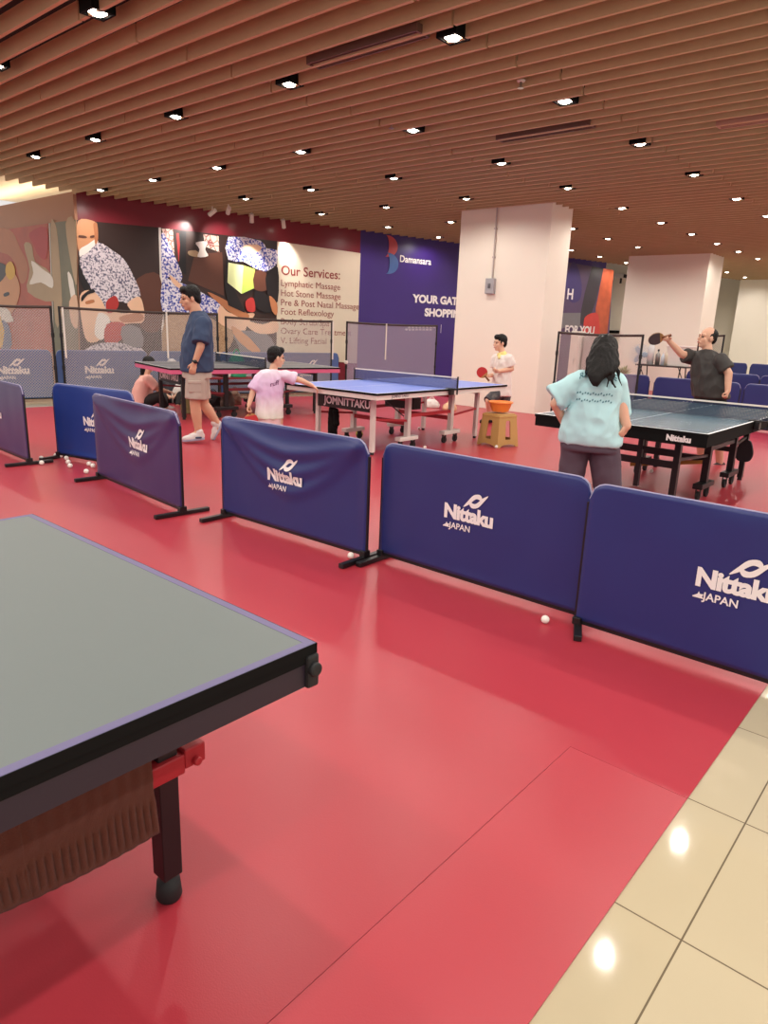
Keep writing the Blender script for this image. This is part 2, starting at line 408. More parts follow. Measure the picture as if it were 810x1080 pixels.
# large photo with a masked therapist
art('wall_poster', [
    (A_dbrown, [(81, 232), (167, 240), (171, 390), (85, 388)], 0),
    (A_brown, [(140, 300), (168, 290), (170, 345), (148, 345)], 4),
    (A_skin, [(82, 233), (100, 234), (102, 244), (101, 254), (97, 262), (88, 268), (82, 262)], 4),
    (A_white, [(84, 263), (92, 258), (101, 252), (103, 257), (96, 264), (88, 269), (84, 271)], 3),
    (A_batik, [(84, 272), (92, 267), (104, 256), (118, 264), (130, 273), (140, 290), (148, 312), (136, 320), (124, 318), (112, 330), (100, 320), (92, 310), (86, 290)], 3),
    (A_black, [(83, 278), (88, 290), (96, 305), (92, 310), (84, 296)], 3),
    (A_skin2, [(134, 320), (147, 313), (152, 330), (150, 340), (138, 341), (124, 342), (112, 336), (107, 330), (114, 326), (126, 330), (138, 329)], 4),
    (A_red, [(112, 318), (121, 312), (125, 320), (121, 328), (113, 330)], 4),
    (A_skin2, [(84, 312), (95, 306), (105, 314), (112, 328), (115, 342), (106, 358), (92, 360), (86, 340)], 4),
    (A_skin3, [(90, 318), (98, 316), (99, 319), (91, 321)], 3), (A_brown, [(83, 248), (90, 249), (91, 251), (83, 250.5)], 2), (A_brown, [(95, 249), (100.5, 248), (100.5, 250), (95, 251)], 2), (A_skin3, [(98, 236), (102, 236), (103, 252), (100, 258), (99, 246)], 3),
    (A_black, [(86, 312), (96, 305), (100, 308), (92, 311), (86, 318)], 3), (A_skin3, [(126, 334), (147, 330), (150, 338), (130, 340)], 3),
    (A_white, [(104, 330), (114, 334), (115, 345), (108, 358), (100, 354), (100, 342)], 4),
    (A_red, [(112, 342), (128, 340), (134, 350), (122, 362), (110, 360)], 3),
    (A_batik, [(86, 372), (104, 362), (130, 362), (150, 368), (153, 389), (86, 388)], 3),
    (A_grey, [(128, 344), (147, 346), (150, 366), (130, 362)], 2),
], 'large poster of a masked therapist in a patterned shirt on maroon wall')
art('wall_poster', [
    (A_white, [(167, 240), (169.5, 240.2), (174, 390), (171.5, 390)], 0)], 'narrow white strip between the two large maroon wall posters', 'trim')
# foot-massage photo
art('wall_poster', [
    (A_dbrown, [(169.6, 240.2), (292, 254.5), (291.5, 388), (174, 390)], 0),
    (A_lattice, [(170, 241), (182, 242), (184, 272), (178, 262)], 0),
    (A_red, [(186, 246), (188, 246), (191, 272), (188, 276)], 0),
    (A_brown, [(205, 268), (234, 266), (236, 312), (198, 296)], 0),
    (A_black, [(190, 244), (196, 244), (196, 290), (188, 286)], 0),
    (A_lattice, [(214, 247), (230, 249), (231, 266), (216, 260)], 0),
    (A_sand, [(198, 265), (206, 264), (210, 267), (217, 268), (216, 271), (206, 271), (199, 269)], 2),
    (A_white, [(206, 256), (218, 255), (216, 263), (219, 270), (208, 271), (210, 263)], 3),
    (A_blueb, [(170, 246), (178, 258), (186, 275), (192, 292), (186, 300), (178, 292), (171, 297)], 3),
    (A_blueb, [(171, 296), (182, 296), (200, 302), (222, 314), (233, 322), (230, 334), (212, 328), (192, 330), (171, 328)], 3),
    (A_skin2, [(178, 290), (184, 294), (193, 303), (190, 305), (182, 299)], 3),
    (A_skin2, [(232, 322), (240, 329), (252, 332), (264, 330), (268, 332), (262, 340), (256, 350), (244, 348), (230, 340), (229, 332)], 4),
    (A_skin3, [(218, 308), (240, 318), (262, 332), (256, 336), (240, 328)], 3),
    (A_tan, [(174, 334), (212, 332), (232, 342), (246, 352), (236, 372), (196, 392), (174, 390)], 3),
    (A_grey, [(246, 350), (280, 352), (290, 370), (284, 388), (240, 388), (252, 370)], 3),
    (A_skin, [(243, 344), (252, 348), (264, 358), (274, 370), (268, 372), (258, 366), (248, 356)], 3),
    (A_skin2, [(258, 338), (276, 342), (291, 338), (291.5, 350), (274, 352), (262, 346)], 3),
    (A_black, [(239, 250), (246, 252), (244, 300), (258, 330), (240, 322), (236, 300)], 0),
    (A_blueb, [(240, 250), (274, 254), (280, 262), (291, 264), (291, 278), (283, 285), (276, 286), (266, 282), (256, 276), (240, 274)], 2),
    (A_skin2, [(256, 259), (270, 258), (275, 262), (270, 266), (258, 265)], 3),
    (A_lime, [(240, 277), (256, 280), (254, 310), (239, 298)], 0),
    (A_green, [(256, 280), (268, 284), (267, 304), (254, 310)], 0),
    (A_brown, [(268, 286), (280, 288), (281, 306), (267, 305)], 2),
    (A_black, [(280, 290), (292, 282), (292, 318), (284, 316), (280, 304)], 3),
    (A_black, [(268, 306), (284, 314), (284, 330), (268, 324)], 2),
    (A_skin3, [(283, 312), (291, 320), (291, 332), (286, 328)], 3),
    (A_red, [(258, 318), (266, 314), (268, 328), (260, 328)], 3),
], 'large foot massage poster with a lime green cube beside services board')
# services board with its lettering
o = art('services_board', [(mat('print cream paper', '#ded0ba', .5, var=.03, vscale=4), [(292.3, 254.7), (380, 267), (376, 383.5), (291, 375)], 0)], 'cream board listing massage services on the maroon wall', 'sign')
g = G(); sA, zA = WP(297, 281)
M_burg = mat('burgundy print', '#8f3a35', .5)
def tx(s, size, u, v, bold=0., sx=1.):
    a, b = WP(u, v); put_text(g, s, size, lambda x, z: wfn(.017)(x+a, z+b), bold, 1., 'LEFT', sx=sx)
tx('Our Services:', .285, 296, 289.5, .004)
for q, (s, v) in enumerate((('Lymphatic Massage', 301.5), ('Hot Stone Massage', 312), ('Pre & Post Natal Massage', 322), ('Foot Reflexology', 331.5), ('Body Scrub/Spa', 342), ('Ovary Care Treatment', 352), ('V. Lifting Facial', 362))):
    tx(s, .200, 295.5, v, .0, 1.03)
g.build('lettering', M_burg, o)
# purple board print: round two-tone emblem and white words
f = wfn(.014); g = G(); a, b = WP(421, 276); put_text(g, 'Damansara', .225, lambda x, z: f(x+a, z+b), .004, 1., 'LEFT')
tag(g.build('wall_lettering', M_print), 'white word Damansara beside the round emblem on purple wall', 'lettering')
g = G(); a, b = WP(435.5, 318.5); put_text(g, 'YOUR GATEWAY', .265, lambda x, z: f(x+a, z+b), .013, 1., 'LEFT', sx=1.12)
a1, b1 = WP(447.5, 333); put_text(g, 'SHOPPING', .265, lambda x, z: f(x+a1, z+b1), .013, 1., 'LEFT', sx=1.12)
tag(g.build('wall_lettering', M_print), 'bold white slogan on the purple wall running behind the pillar', 'lettering')
g = G()
for u0, u1, v in ((430, 460, 346), (427, 456, 348.5)):
    n = 8
    for i in range(n):
        p = WP(u0+(u1-u0)*i/n, v); q = WP(u0+(u1-u0)*(i+.7)/n, v); put_poly(g, [(p[0], p[1]), (q[0], q[1]), (q[0], q[1]+.045), (p[0], p[1]+.045)], f)
p = WP(464.5, 348); put_poly(g, [(p[0], p[1]-.08), (p[0]+.012, p[1]-.08), (p[0]+.012, p[1]+.14), (p[0], p[1]+.14)], f)
tag(g.build('wall_small_print', M_print), 'two lines of tiny white print low on the purple wall', 'lettering')
g = G(); a2, b2 = WP(596.5, 315); put_text(g, 'H', .42, lambda x, z: f(x+a2, z+b2+.0), .012, 1., 'LEFT'); g.v = [tuple(V(p)+WN*.02) for p in g.v]
tag(g.build('wall_lettering', M_print), 'single white letter H high on the mural by the pillar', 'lettering')
g = G(); c = WP(412, 269); R = .40; c = (c[0]-.12, c[1])
def cres(flip):
    out = []
    for i in range(17):
        t = -PI/2+PI*i/16; out.append((math.cos(t)*.8, math.sin(t)))
    for i in range(17):
        t = PI/2-PI*i/16; out.append((-.15+math.cos(t)*.28, math.sin(t)*1.0))
    return [(x*flip, z) for x, z in out]
g.cur = 0; put_poly(g, [(c[0]+.0+x*R, c[1]+.20+z*R*.62) for x, z in cres(1)], wfn(.014))
g.cur = 1; put_poly(g, [(c[0]+.04+x*R, c[1]-.20+z*R*.62) for x, z in cres(1)], wfn(.015))
tag(g.build('wall_emblem', [mat('print coral', '#b8484f', .4, var=.2, vscale=4), mat('print steel blue', '#44659f', .4, var=.2, vscale=4)]), 'round red and blue crescent emblem on the purple wall', 'logo')
# mural panel beyond the pillar
art('wall_mural', [
    (mat('print slate purple', '#5a4768', .4, var=.25, vscale=1.5), [(590, 275), (646.5, 285), (639, 400), (578, 400)], 0),
    (mat('print violet', '#453a70', .4, var=.2, vscale=2), [(603, 277), (609, 282), (613, 300), (611, 316), (601, 318), (596, 300)], 4),
    (mat('print charcoal', '#3d3740', .4, var=.3, vscale=2), [(624, 281), (636, 283), (628, 318), (618, 345), (610, 340), (616, 310)], 0),
    (mat('print orange red', '#b9583a', .4, var=.45, vscale=3), [(636, 283), (647, 285), (640, 352), (628, 352), (628, 325)], 0),
    (mat('print red lantern', '#c8403c', .4, var=.2, vscale=3), [(615, 342), (617, 334), (625, 330), (631, 334), (631, 366), (614, 368)], 3),
    (A_grey, [(588, 330), (612, 330), (611, 345), (596, 345), (584, 350)], 0),
], 'dark red and violet mural panel on wall right of the big pillar', 'mural')
g = G(); a, b = WP(594.5, 351.5); f2 = wfn(.03); put_text(g, 'FOR YOU', .34, lambda x, z: f2(x+a, z+b), .012, .95, 'LEFT')
tag(g.build('wall_lettering', M_print), 'white FOR YOU lettering on the mural right of the pillar', 'lettering')
# poster with flower and the drapery picture on the tan side wall (y = 6.72)
def FP(u, v):
    p = on_y(u, v, 6.72); return (p.x, p.z)
def ffn(off): return lambda x, z: V((x, 6.72-off, z))
art('wall_poster', [
    (A_rust, [(-40, 249), (52, 235.5), (57.5, 372), (-40, 370)], 0),
    (A_skin3, [(-20, 243), (10, 242), (22, 262), (30, 280), (28, 296), (22, 298), (18, 282), (8, 268), (-20, 262)], 4),
    (A_sand, [(26, 258), (34, 258), (38, 276), (54, 288), (57, 318), (30, 308), (32, 284)], 3),
    (A_white, [(34, 275), (46, 284), (56, 292), (56, 304), (44, 298), (32, 300), (36, 288)], 3),
    (A_red, [(32, 246), (50, 240), (50, 272), (42, 270), (36, 258)], 3),
    (A_skin, [(-20, 290), (4, 284), (16, 288), (22, 304), (18, 322), (8, 334), (-20, 336)], 4),
    (A_dbrown, [(-20, 276), (4, 278), (8, 288), (-2, 300), (-20, 306)], 4),
    (A_yellow, [(8, 279), (13, 276), (17, 284), (16, 292), (11, 295), (7, 288)], 3),
    (A_black, [(5, 310), (10, 308), (11, 311), (6, 313)], 3),
    (A_white, [(-20, 322), (4, 322), (14, 334), (12, 340), (-20, 338)], 3),
    (A_blue, [(0, 338), (10, 342), (14, 364), (6, 372), (0, 360)], 2),
    (A_yellow, [(-20, 340), (2, 334), (4, 366), (-20, 370)], 2),
], 'warm toned spa poster with a yellow flower on tan side wall', 'poster', ffn, FP)
art('wall_poster', [
    (A_sage, [(53, 235.4), (80, 231.8), (83.5, 388), (58.5, 386)], 0),
    (A_sand, [(54, 240), (60, 240), (64, 280), (66, 330), (59, 340)], 3),
    (A_sand, [(70, 236), (80, 234), (82, 300), (76, 280)], 3),
    (A_white, [(72, 288), (78, 296), (82, 330), (78, 326)], 3),
    (A_skin2, [(74, 318), (82, 312), (83, 345), (76, 340)], 3),
], 'narrow sage green drapery poster beside the wall corner', 'poster', ffn, FP)
art('wall_poster', [(A_white, [(51.4, 235.6), (52.9, 235.4), (58.6, 372), (57.2, 372)], 0)], 'thin white strip on the tan side wall', 'trim', ffn, FP)
# ------------------------------------------------------------------ switch box on the pillar
p = on_y(518.5, 302, 11.73); t = empty('switch_box', (p.x, 11.73, p.z), 'grey electrical switch box with conduit on the pillar', 'switch box')
M_box = mat('grey plastic box', '#a5a4a8', .45)
g = G(); g.box(-.095, .095, -.085, 0, -.14, .14); g.build('enclosure', M_box, t, bevel=.012)
g = G(); g.box(-.03, .03, -.095, -.085, -.04, .05); g.box(-.012, .012, -.115, -.095, -.015, .03); g.build('rotary_switch', mat('dark grey plastic', '#6d6c72', .5), t, bevel=.004)
g = G(); g.cyl((.02, -.03, .14), (.02, -.03, CEIL+.05-p.z), .016); g.box(.0, .04, -.05, 0, .5, .53); g.box(.0, .04, -.05, 0, 1.0, 1.03); g.build('conduit', mat('painted conduit', '#b7aca6', .5), t)

# ------------------------------------------------------------------ barriers
def barrier(name, x, y, w, h, rz, label, cloth, group='low blue court barriers', amp=.012, sag=.0, seed=0, logo=.0, logo_z=.43, ls=1., feet=(1, 1), feet_l=.46, fa=0.):
    """a cloth panel on a thin steel frame with bar feet; local x along the panel, -y towards the viewer"""
    t = empty(name, (x, y, .004), label, 'barrier', group, rz)
    def dy(px, pz):
        n = noise.noise(V((px*1.3+seed*7.1, pz*1.1, seed*3.3)))*amp + noise.noise(V((px*4.+seed, pz*2.5+seed*5, 1.7)))*amp*.35
        if sag:                           # cloth hung slack from its two top corners: swags curving between them
            for k, (d, a) in enumerate(((.22, 1.), (.40, .8), (.58, .55))):
                zz = h*(1-d) + h*d*1.0*abs(px/(w/2))**1.6
                n -= sag*a*math.exp(-((pz-zz)/.045)**2)*(1-.3*abs(px/(w/2)))
        ed = min(1., (w/2-abs(px))/.08, (pz-.05)/.06+.15, (h-pz)/.06+.15)
        return n*max(0., ed)
    NX, NZ = 64, 34; R = .085; z0 = .055; vs = []; fs = []
    for side in (-1, 1):
        for i in range(NX+1):
            px = -w/2 + w*i/NX; top = h; e_ = w/2-abs(px)
            if e_ < R: top = h-R+math.sqrt(max(0, R*R-(R-e_)**2))
            for k in range(NZ+1):
                pz = z0+(top-z0)*k/NZ; vs.append((px, side*.011+dy(px, pz), pz))
    N1 = (NX+1)*(NZ+1)
    for sd in range(2):
        for i in range(NX):
            for k in range(NZ):
                a = sd*N1+i*(NZ+1)+k; q = (a, a+NZ+1, a+NZ+2, a+1); fs.append(q if sd else q[::-1])
    for i in range(NX):
        for k in (0, NZ): a = i*(NZ+1)+k; fs.append((a, a+NZ+1, a+NZ+1+N1, a+N1))
    for k in range(NZ):
        for i in (0, NX): a = i*(NZ+1)+k; fs.append((a, a+1, a+1+N1, a+N1))
    g = G(); g.add(vs, fs); g.build('cloth_panel', cloth, t, smooth=True)
    # pale piping along the top
    pts = []
    for i in range(NX+1):
        px = -w/2+w*i/NX; e_ = w/2-abs(px); top = h
        if e_ < R: top = h-R+math.sqrt(max(0, R*R-(R-e_)**2))
        pts.append((px, dy(px, top)-.004, top+.001))
    g = G(); g.tube(pts, .0055, 6); g.build('piping', M_hem, t)
    g = G(); g.bar((-w/2-.006, 0, .045), (w/2+.006, 0, .045), .02)
    for sx in (-1, 1): g.bar((sx*(w/2+.004), .0, .02), (sx*(w/2+.004), 0, h-.1), .016)
    g.build('frame', M_black, t)
    for sx, on in zip((-1, 1), feet):
        if not on: continue
        xx = sx*(w/2-.01); g = G(); g.bar((xx-math.sin(fa)*-feet_l/2, -feet_l/2*math.cos(fa), .018), (xx+math.sin(fa)*-feet_l/2, feet_l/2*math.cos(fa), .018), .04, .03)
        g.box(xx-.022, xx+.022, -.03, .03, .03, .07); g.build('foot', M_black, t, bevel=.004)
    # lettering printed on the cloth
    def fn(px, pz): return (px, dy(px, pz)-.0165, pz)
    g = G(); s = ls; lx = logo
    def lf(px, pz): return fn(px+lx, pz+logo_z)
    put_text(g, 'Nittaku', .118*s, lf, .0055*s, .94, sx=1.02, dz=-.03*s)
    put_text(g, 'JAPAN', .052*s, lf, .001*s, 1., dx=-.055*s, dz=-.092*s)
    swoosh(g, lf, .045*s, .105*s, .085*s)
    put_poly(g, [(x*s, z*s) for x, z in ((-.175, -.085), (-.155, -.072), (-.15, -.058), (-.144, -.07), (-.128, -.068), (-.134, -.08), (-.125, -.09), (-.175, -.09))], lf)
    g.build('lettering', M_print, t)
    return t
B = 'court_barrier'
H = .778
barrier(B, -2.13, 3.30, 1.40, H, 0, 'navy court barrier with one foot beside the loose ball, left of the overlap', M_navy, seed=1, logo=-.03, amp=.02, feet=(1, 0))
barrier(B, -.70, 3.215, 1.40, H, 0, 'nearest navy court barrier running out of frame at the tiled floor', M_navy, seed=2, logo=.02, amp=.016, feet_l=.34, fa=.45)
barrier(B, -3.60, 3.18, 1.46, .79, math.radians(1.5), 'navy court barrier with slack swagged cloth in front of boy in lilac shirt', M_navy, seed=3, logo=-.02, sag=.030, amp=.018)
barrier(B, -5.375, 3.025, 1.59, .80, math.radians(-5), 'navy court barrier tinted by floor glow in front of a blue one with scattered balls', M_navy_bounce, seed=4, logo=.10, logo_z=.45, sag=.018, amp=.016)
barrier(B, -6.81, 3.40, 1.17, .79, math.radians(12.5), 'royal blue court barrier partly behind the purple tinted one near scattered balls', mat('royal barrier cloth', '#1f3a86', .38, var=.06, vscale=4, sheen=.05), seed=5, logo=.03, amp=.03)
barrier(B, -7.90, 2.93, 1.42, .79, math.radians(-3), 'navy court barrier tinted by floor glow, cut off by the left edge of the photo', M_navy_bounce, seed=6, logo=-.1, amp=.012)
# far court, behind the man in black
barrier(B, -5.52, 13.05, 1.32, H, math.radians(22), 'far navy barrier behind the woman in pale blue shirt', M_navy, 'far court barriers', seed=7, logo=.1)
barrier(B, -3.98, 13.03, 1.46, H, 0, 'far navy barrier behind the table net directly left of the man in black', M_navy, 'far court barriers', seed=8, logo=-.0, logo_z=.33)
barrier(B, -2.42, 13.0, 1.5, H, 0, 'far navy barrier at the right edge behind the net post', M_navy, 'far court barriers', seed=9, logo=.0)
barrier(B, -4.55, 16.6, 1.5, H, 0, 'distant navy barrier right of the man in black with white logo', M_navy, 'far court barriers', seed=10, logo=.0, logo_z=.4)
barrier(B, -3.0, 16.5, 1.5, H, 0, 'distant navy barrier running out at the right edge', M_navy, 'far court barriers', seed=11, logo=.5)
barrier(B, -6.85, 24.6, 1.6, H, 0, 'farthest navy barrier seen over the shoulder of man in black', M_navy, 'far court barriers', seed=12)
barrier(B, -5.15, 24.6, 1.6, H, 0, 'farthest navy barrier at the right edge of the picture', M_navy, 'far court barriers', seed=13)
# court surround along the massage wall: dusty blue barriers behind tall nets
NA = V((-12.4, 5.6, 0)); ND = V((.238, .971, 0)).normalized(); NR = math.atan2(ND.y, ND.x); NN = V((ND.y, -ND.x, 0))
def on_net(u, v, off=0.):
    d = ray(u, v); return CO + d*(((NA-NN*off-CO).dot(NN))/d.dot(NN))
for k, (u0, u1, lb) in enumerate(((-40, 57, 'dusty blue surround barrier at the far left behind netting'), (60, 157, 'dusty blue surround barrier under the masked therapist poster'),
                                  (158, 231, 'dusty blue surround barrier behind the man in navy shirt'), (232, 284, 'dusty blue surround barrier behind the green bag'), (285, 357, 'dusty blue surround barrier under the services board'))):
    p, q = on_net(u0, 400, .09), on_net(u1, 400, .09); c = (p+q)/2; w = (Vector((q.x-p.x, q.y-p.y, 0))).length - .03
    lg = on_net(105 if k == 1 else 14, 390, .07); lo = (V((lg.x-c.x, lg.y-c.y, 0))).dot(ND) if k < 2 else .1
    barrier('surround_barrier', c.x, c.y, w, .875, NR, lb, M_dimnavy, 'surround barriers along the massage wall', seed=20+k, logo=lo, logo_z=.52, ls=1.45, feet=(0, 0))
M_knit = mesh_net('grey knotted netting', '#b3adab', .045, .20)
M_knit2 = mesh_net('grey violet netting', '#9a93a8', .03, .42)
def tall_net(p, q, label, h=1.6, strap=(), knit=M_knit, bottom=.08):
    p = V((p.x, p.y, 0)); q = V((q.x, q.y, 0)); L = (q-p).length; rz = math.atan2(q.y-p.y, q.x-p.x)
    t = empty('surround_net', p, label, 'net', 'tall court nets', rz)
    g = G(); g.box(0, L, -.001, .001, bottom, h-.01); g.build('netting', knit, t)
    g = G(); n = 10
    g.tube([(L*i/n, 0, h-.02*math.sin(PI*i/n)) for i in range(n+1)], .022, 8); g.build('top_bar', mat('brown top band', '#3a2c28', .6), t)
    for x in (0, L):
        g = G(); g.cyl((x, 0, .0), (x, 0, h+.02), .02); g.cyl((x, 0, .55), (x, 0, .62), .028); g.cyl((x, 0, 1.1), (x, 0, 1.17), .028)
        g.box(x-.03, x+.03, -.22, .03, .0, .03); g.build('post', M_black, t)
    for x in strap:
        g = G(); g.cyl((x, -.02, .75), (x, -.02, h), .016); g.build('white_tie', M_white, t)
    return t
nb = lambda u, v=400: on_net(u, v)
tall_net(on_net(-60, 323), on_net(53, 323), 'tall court net at far left before the flower poster')
tall_net(on_net(62, 323), on_net(229, 333), 'tall court net before the masked therapist poster, behind man in navy', strap=(.05, 1.85))
tall_net(on_net(238, 335), on_net(350, 339), 'tall court net in front of the services board', h=1.55, strap=(2.45,))
tall_net(on_net(366, 341), on_net(461, 343), 'tall violet grey net before the purple wall', h=1.55, strap=(1.05,), knit=M_knit2)
# frame of netting beside the big pillar
pR0 = on_y(577, 437, 11.97); pR1 = on_y(672, 395, 13.3)
M_clear = mesh_net('clear netting', '#cfc6c0', .05, .12)
tall_net(V((-6.16, 11.93, 0)), V((-4.83, 12.5, 0)), 'black framed net standing right of the big pillar', h=1.5, strap=(), knit=M_clear)
qn = on_y(764, 354, 18.); tall_net(on_y(738, 354, 18.), qn, 'thin black framed net behind the head of man in black', h=qn.z, knit=M_clear)
# practice ball hung on a string
p = on_net(365, 382); t = empty('hanging_ball', p, 'white practice ball hanging on a string before the services board', 'ball')
g = G(); g.sphere((0, 0, 0), .045); g.build('ball', M_white, t, smooth=True)
g = G(); g.cyl((0, 0, .04), (0, 0, 1.53-p.z), .008); g.build('string', M_rubber, t)

# ------------------------------------------------------------------ table tennis tables
def tabletop(t, top, line, edge, center=True, wl=.02):
    """two halves; local origin is the near right corner on the floor, x runs 0..-1.525, y 0..2.74"""
    for a, b in ((0, 1.366), (1.374, 2.74)):
        g = G(); g.box(-1.525, 0, a, b, .738, .76); o = g.build('tabletop', top, t)
        g = G(); z0, z1 = .7601, .7606
        if wl:
            g.box(-wl, 0, a, b, z0, z1); g.box(-1.525, -1.525+wl, a, b, z0, z1)
            if a == 0: g.box(-1.525+wl, -wl, 0, wl, z0, z1)
            else: g.box(-1.525+wl, -wl, 2.74-wl, 2.74, z0, z1)
            if center: g.box(-.7645, -.7605, a, b, z0, z1)
        g.build('white_line', line, o)
        g = G()
        for x0, x1 in ((-1.527, -1.524), (-.001, .002)): g.box(x0, x1, a, b, .736, .7598)
        yy = 0 if a == 0 else 2.74; g.box(-1.527, .002, yy-.003, yy+.003, .736, .7598); g.build('edge_band', edge, o)
def apron(t, m, h=.06, inset=.012, z=.738):
    for a, b in ((0, 1.366), (1.374, 2.74)):
        g = G(); i = inset
        g.box(-.03-i, -i, a+i, b-.004, z-h, z); g.box(-1.525+i, -1.495+i, a+i, b-.004, z-h, z)
        ya = a+i if a == 0 else b-i-.03; g.box(-1.495+i, -.03-i, ya, ya+.03, z-h, z)
        yb = b-.05 if a == 0 else a+.02; g.box(-1.495+i, -.03-i, yb, yb+.03, z-h, z)
        g.build('apron', m, t)
def caster(parent, x, y, r=.045):
    g = G(); g.cyl((x-.014, y, r), (x+.014, y, r), r, n=20); w = g.build('wheel', M_rubber, parent, bevel=.004)
    g = G(); g.box(x-.022, x-.016, y-.018, y+.018, r-.01, r*2+.05); g.box(x+.016, x+.022, y-.018, y+.018, r-.01, r*2+.05); g.box(x-.022, x+.022, y-.018, y+.018, r*2+.035, r*2+.05)
    g.build('fork', M_black, w)
def undercarriage(t, leg, carriage, brace, ends=(.28, 2.46), mids=(.93, 1.85), ins=.30, foot=.36, low=.30):
    xs = (-ins, -1.525+ins)
    for y in ends:
        for x in xs:
            g = G(); g.box(x-.025, x+.025, y-.025, y+.025, .03, .70); l = g.build('leg', leg, t)
            g = G(); g.cyl((x, y, 0), (x, y, .035), .024, .02); g.build('rubber_foot', M_rubber, l)
        g = G(); g.box(xs[1], xs[0], y-.018, y+.018, .62, .66); g.build('leg_rail', leg, t)
        for x in xs:
            yy = mids[0] if y < 1.4 else mids[1]
            g = G(); g.bar((x, y, low+.12), (x, yy, low+.06), .025); g.build('brace_bar', brace, t)
    for y in mids:
        for x in xs:
            g = G(); g.box(x-.03, x+.03, y-.03, y+.03, .13, .70); g.build('upright', leg, t)
            g = G(); g.box(x-.045, x+.045, y-foot/2, y+foot/2, .115, .165); c = g.build('wheel_carriage', carriage, t, bevel=.006)
            for s in (-1, 1): caster(c, x, y+s*(foot/2-.055))
        g = G(); g.box(xs[1], xs[0], y-.02, y+.02, low, low+.05); g.build('cross_rail', brace, t)
        g = G(); g.box(xs[1], xs[0], y-.02, y+.02, .6, .65); g.build('cross_rail', brace, t)
    for x in xs:
        g = G(); g.box(x-.015, x+.015, mids[0], mids[1], low+.1, low+.14); g.build('side_rail', brace, t)
def net_set(x, y, rz, label, cloth):
    t = empty('table_net', (x, y, 0), label, 'table net', None, rz)
    g = G(); g.box(-1.64, .115, 1.368, 1.372, .765, .90); g.build('netting', cloth, t)
    g = G(); g.box(-1.64, .115, 1.366, 1.374, .90, .915); g.build('top_tape', M_white, t)
    for s, xx in ((1, .115), (-1, -1.64)):
        g = G(); g.cyl((xx, 1.37, .70), (xx, 1.37, .92), .011); p = g.build('post', M_black, t)
        xe = 0 if s > 0 else -1.525
        g = G(); g.box(min(xx, xe-s*.05), max(xx, xe-s*.05), 1.345, 1.395, .762, .775); g.box(min(xe+s*.006, xe+s*.05), max(xe+s*.006, xe+s*.05), 1.335, 1.405, .69, .762)
        g.build('clamp', M_black, p, bevel=.004)
    return t
def panel_text(t, name, s, size, x, y, z, m, face='front', bold=.002):
    g = G()
    if face == 'front': put_text(g, s, size, lambda a, b: (x+a, y, z+b), bold)
    else: put_text(g, s, size, lambda a, b: (x, y+a, z+b), bold)
    return g.build(name, m, t)
# grey table in the foreground
p = on_z(333, 679.5, .76)
q = on_z(37, 541, .76); rzn = math.atan2(p.y-q.y, p.x-q.x)
T1 = empty('table_tennis_table', (p.x, p.y-2.74, .004), 'large grey table tennis table in the near left foreground with towel', 'table')
M_gt = mat('grey table coating', '#636c6b', .5, var=.03, vscale=2); M_lil = mat('lilac line paint', '#625b82', .5)
M_pap = mat('dark plum apron', '#261a28', .5)
tabletop(T1, M_gt, M_lil, M_blackm, center=False, wl=.022)
for a, b in ((0, 1.366), (1.374, 2.74)):
    g = G(); i = .004
    g.box(-.03-i, -i, a+i, b-i, .655, .715); g.box(-1.525+i, -1.495+i, a+i, b-i, .655, .715)
    ya = a+i if a == 0 else b-i-.03; g.box(-1.495+i, -.03-i, ya, ya+.03, .655, .715); g.build('apron', M_pap, T1)
    g = G(); g.box(-.04-.001, -.001, a+.001, b-.001, .715, .738); g.box(-1.524, -1.485, a+.001, b-.001, .715, .738)
    ya = a+.001 if a == 0 else b-.041; g.box(-1.485, -.041, ya, ya+.04, .715, .738); g.build('edge_rail', M_blackm, T1)
for x in (-.01, -1.515):
    for y in (.012, 2.728):
        g = G(); g.box(x-.018, x+.018, y-.018, y+.018, .652, .735); g.cyl((x, y, .70), (x+.03*(1 if x > -1 else -1), y, .70), .018); g.build('corner_guard', M_rubber, T1, bevel=.006)
yl = 2.74-.232
for y in (.23, yl):
    for x in (-.305, -1.22):
        g = G(); g.box(x-.027, x+.027, y-.027, y+.027, .075, .66); l = g.build('leg', M_black, T1, bevel=.003)
        g = G(); g.lathe([(.02, .08), (.022, .06), (.03, .055), (.034, .01), (.03, 0)], (x, y, 0), 20); g.build('adjusting_foot', M_rubber, l, smooth=True)
    g = G(); g.box(-1.22, -.305, y-.02, y+.02, .60, .64); g.build('leg_rail', M_black, T1)
M_rb = mat('red steel bracket', '#a3252c', .4)
for y in (.23, yl):
    for x, s in ((-.305, 1), (-1.22, -1)):
        g = G(); g.box(x-.04, x+.04, y-.07, y+.04, .375, .43); g.box(x-.005, x+.04, y+.04, y+.10, .385, .44); g.cyl((x+.038, y+.07, .40), (x+.055, y+.07, .40), .012); g.build('red_bracket', M_rb, T1, bevel=.004)
for x in (-.305, -1.22):
    g = G(); g.box(x-.015, x+.015, .25, yl-.03, .585, .615); g.build('side_rail', M_black, T1)
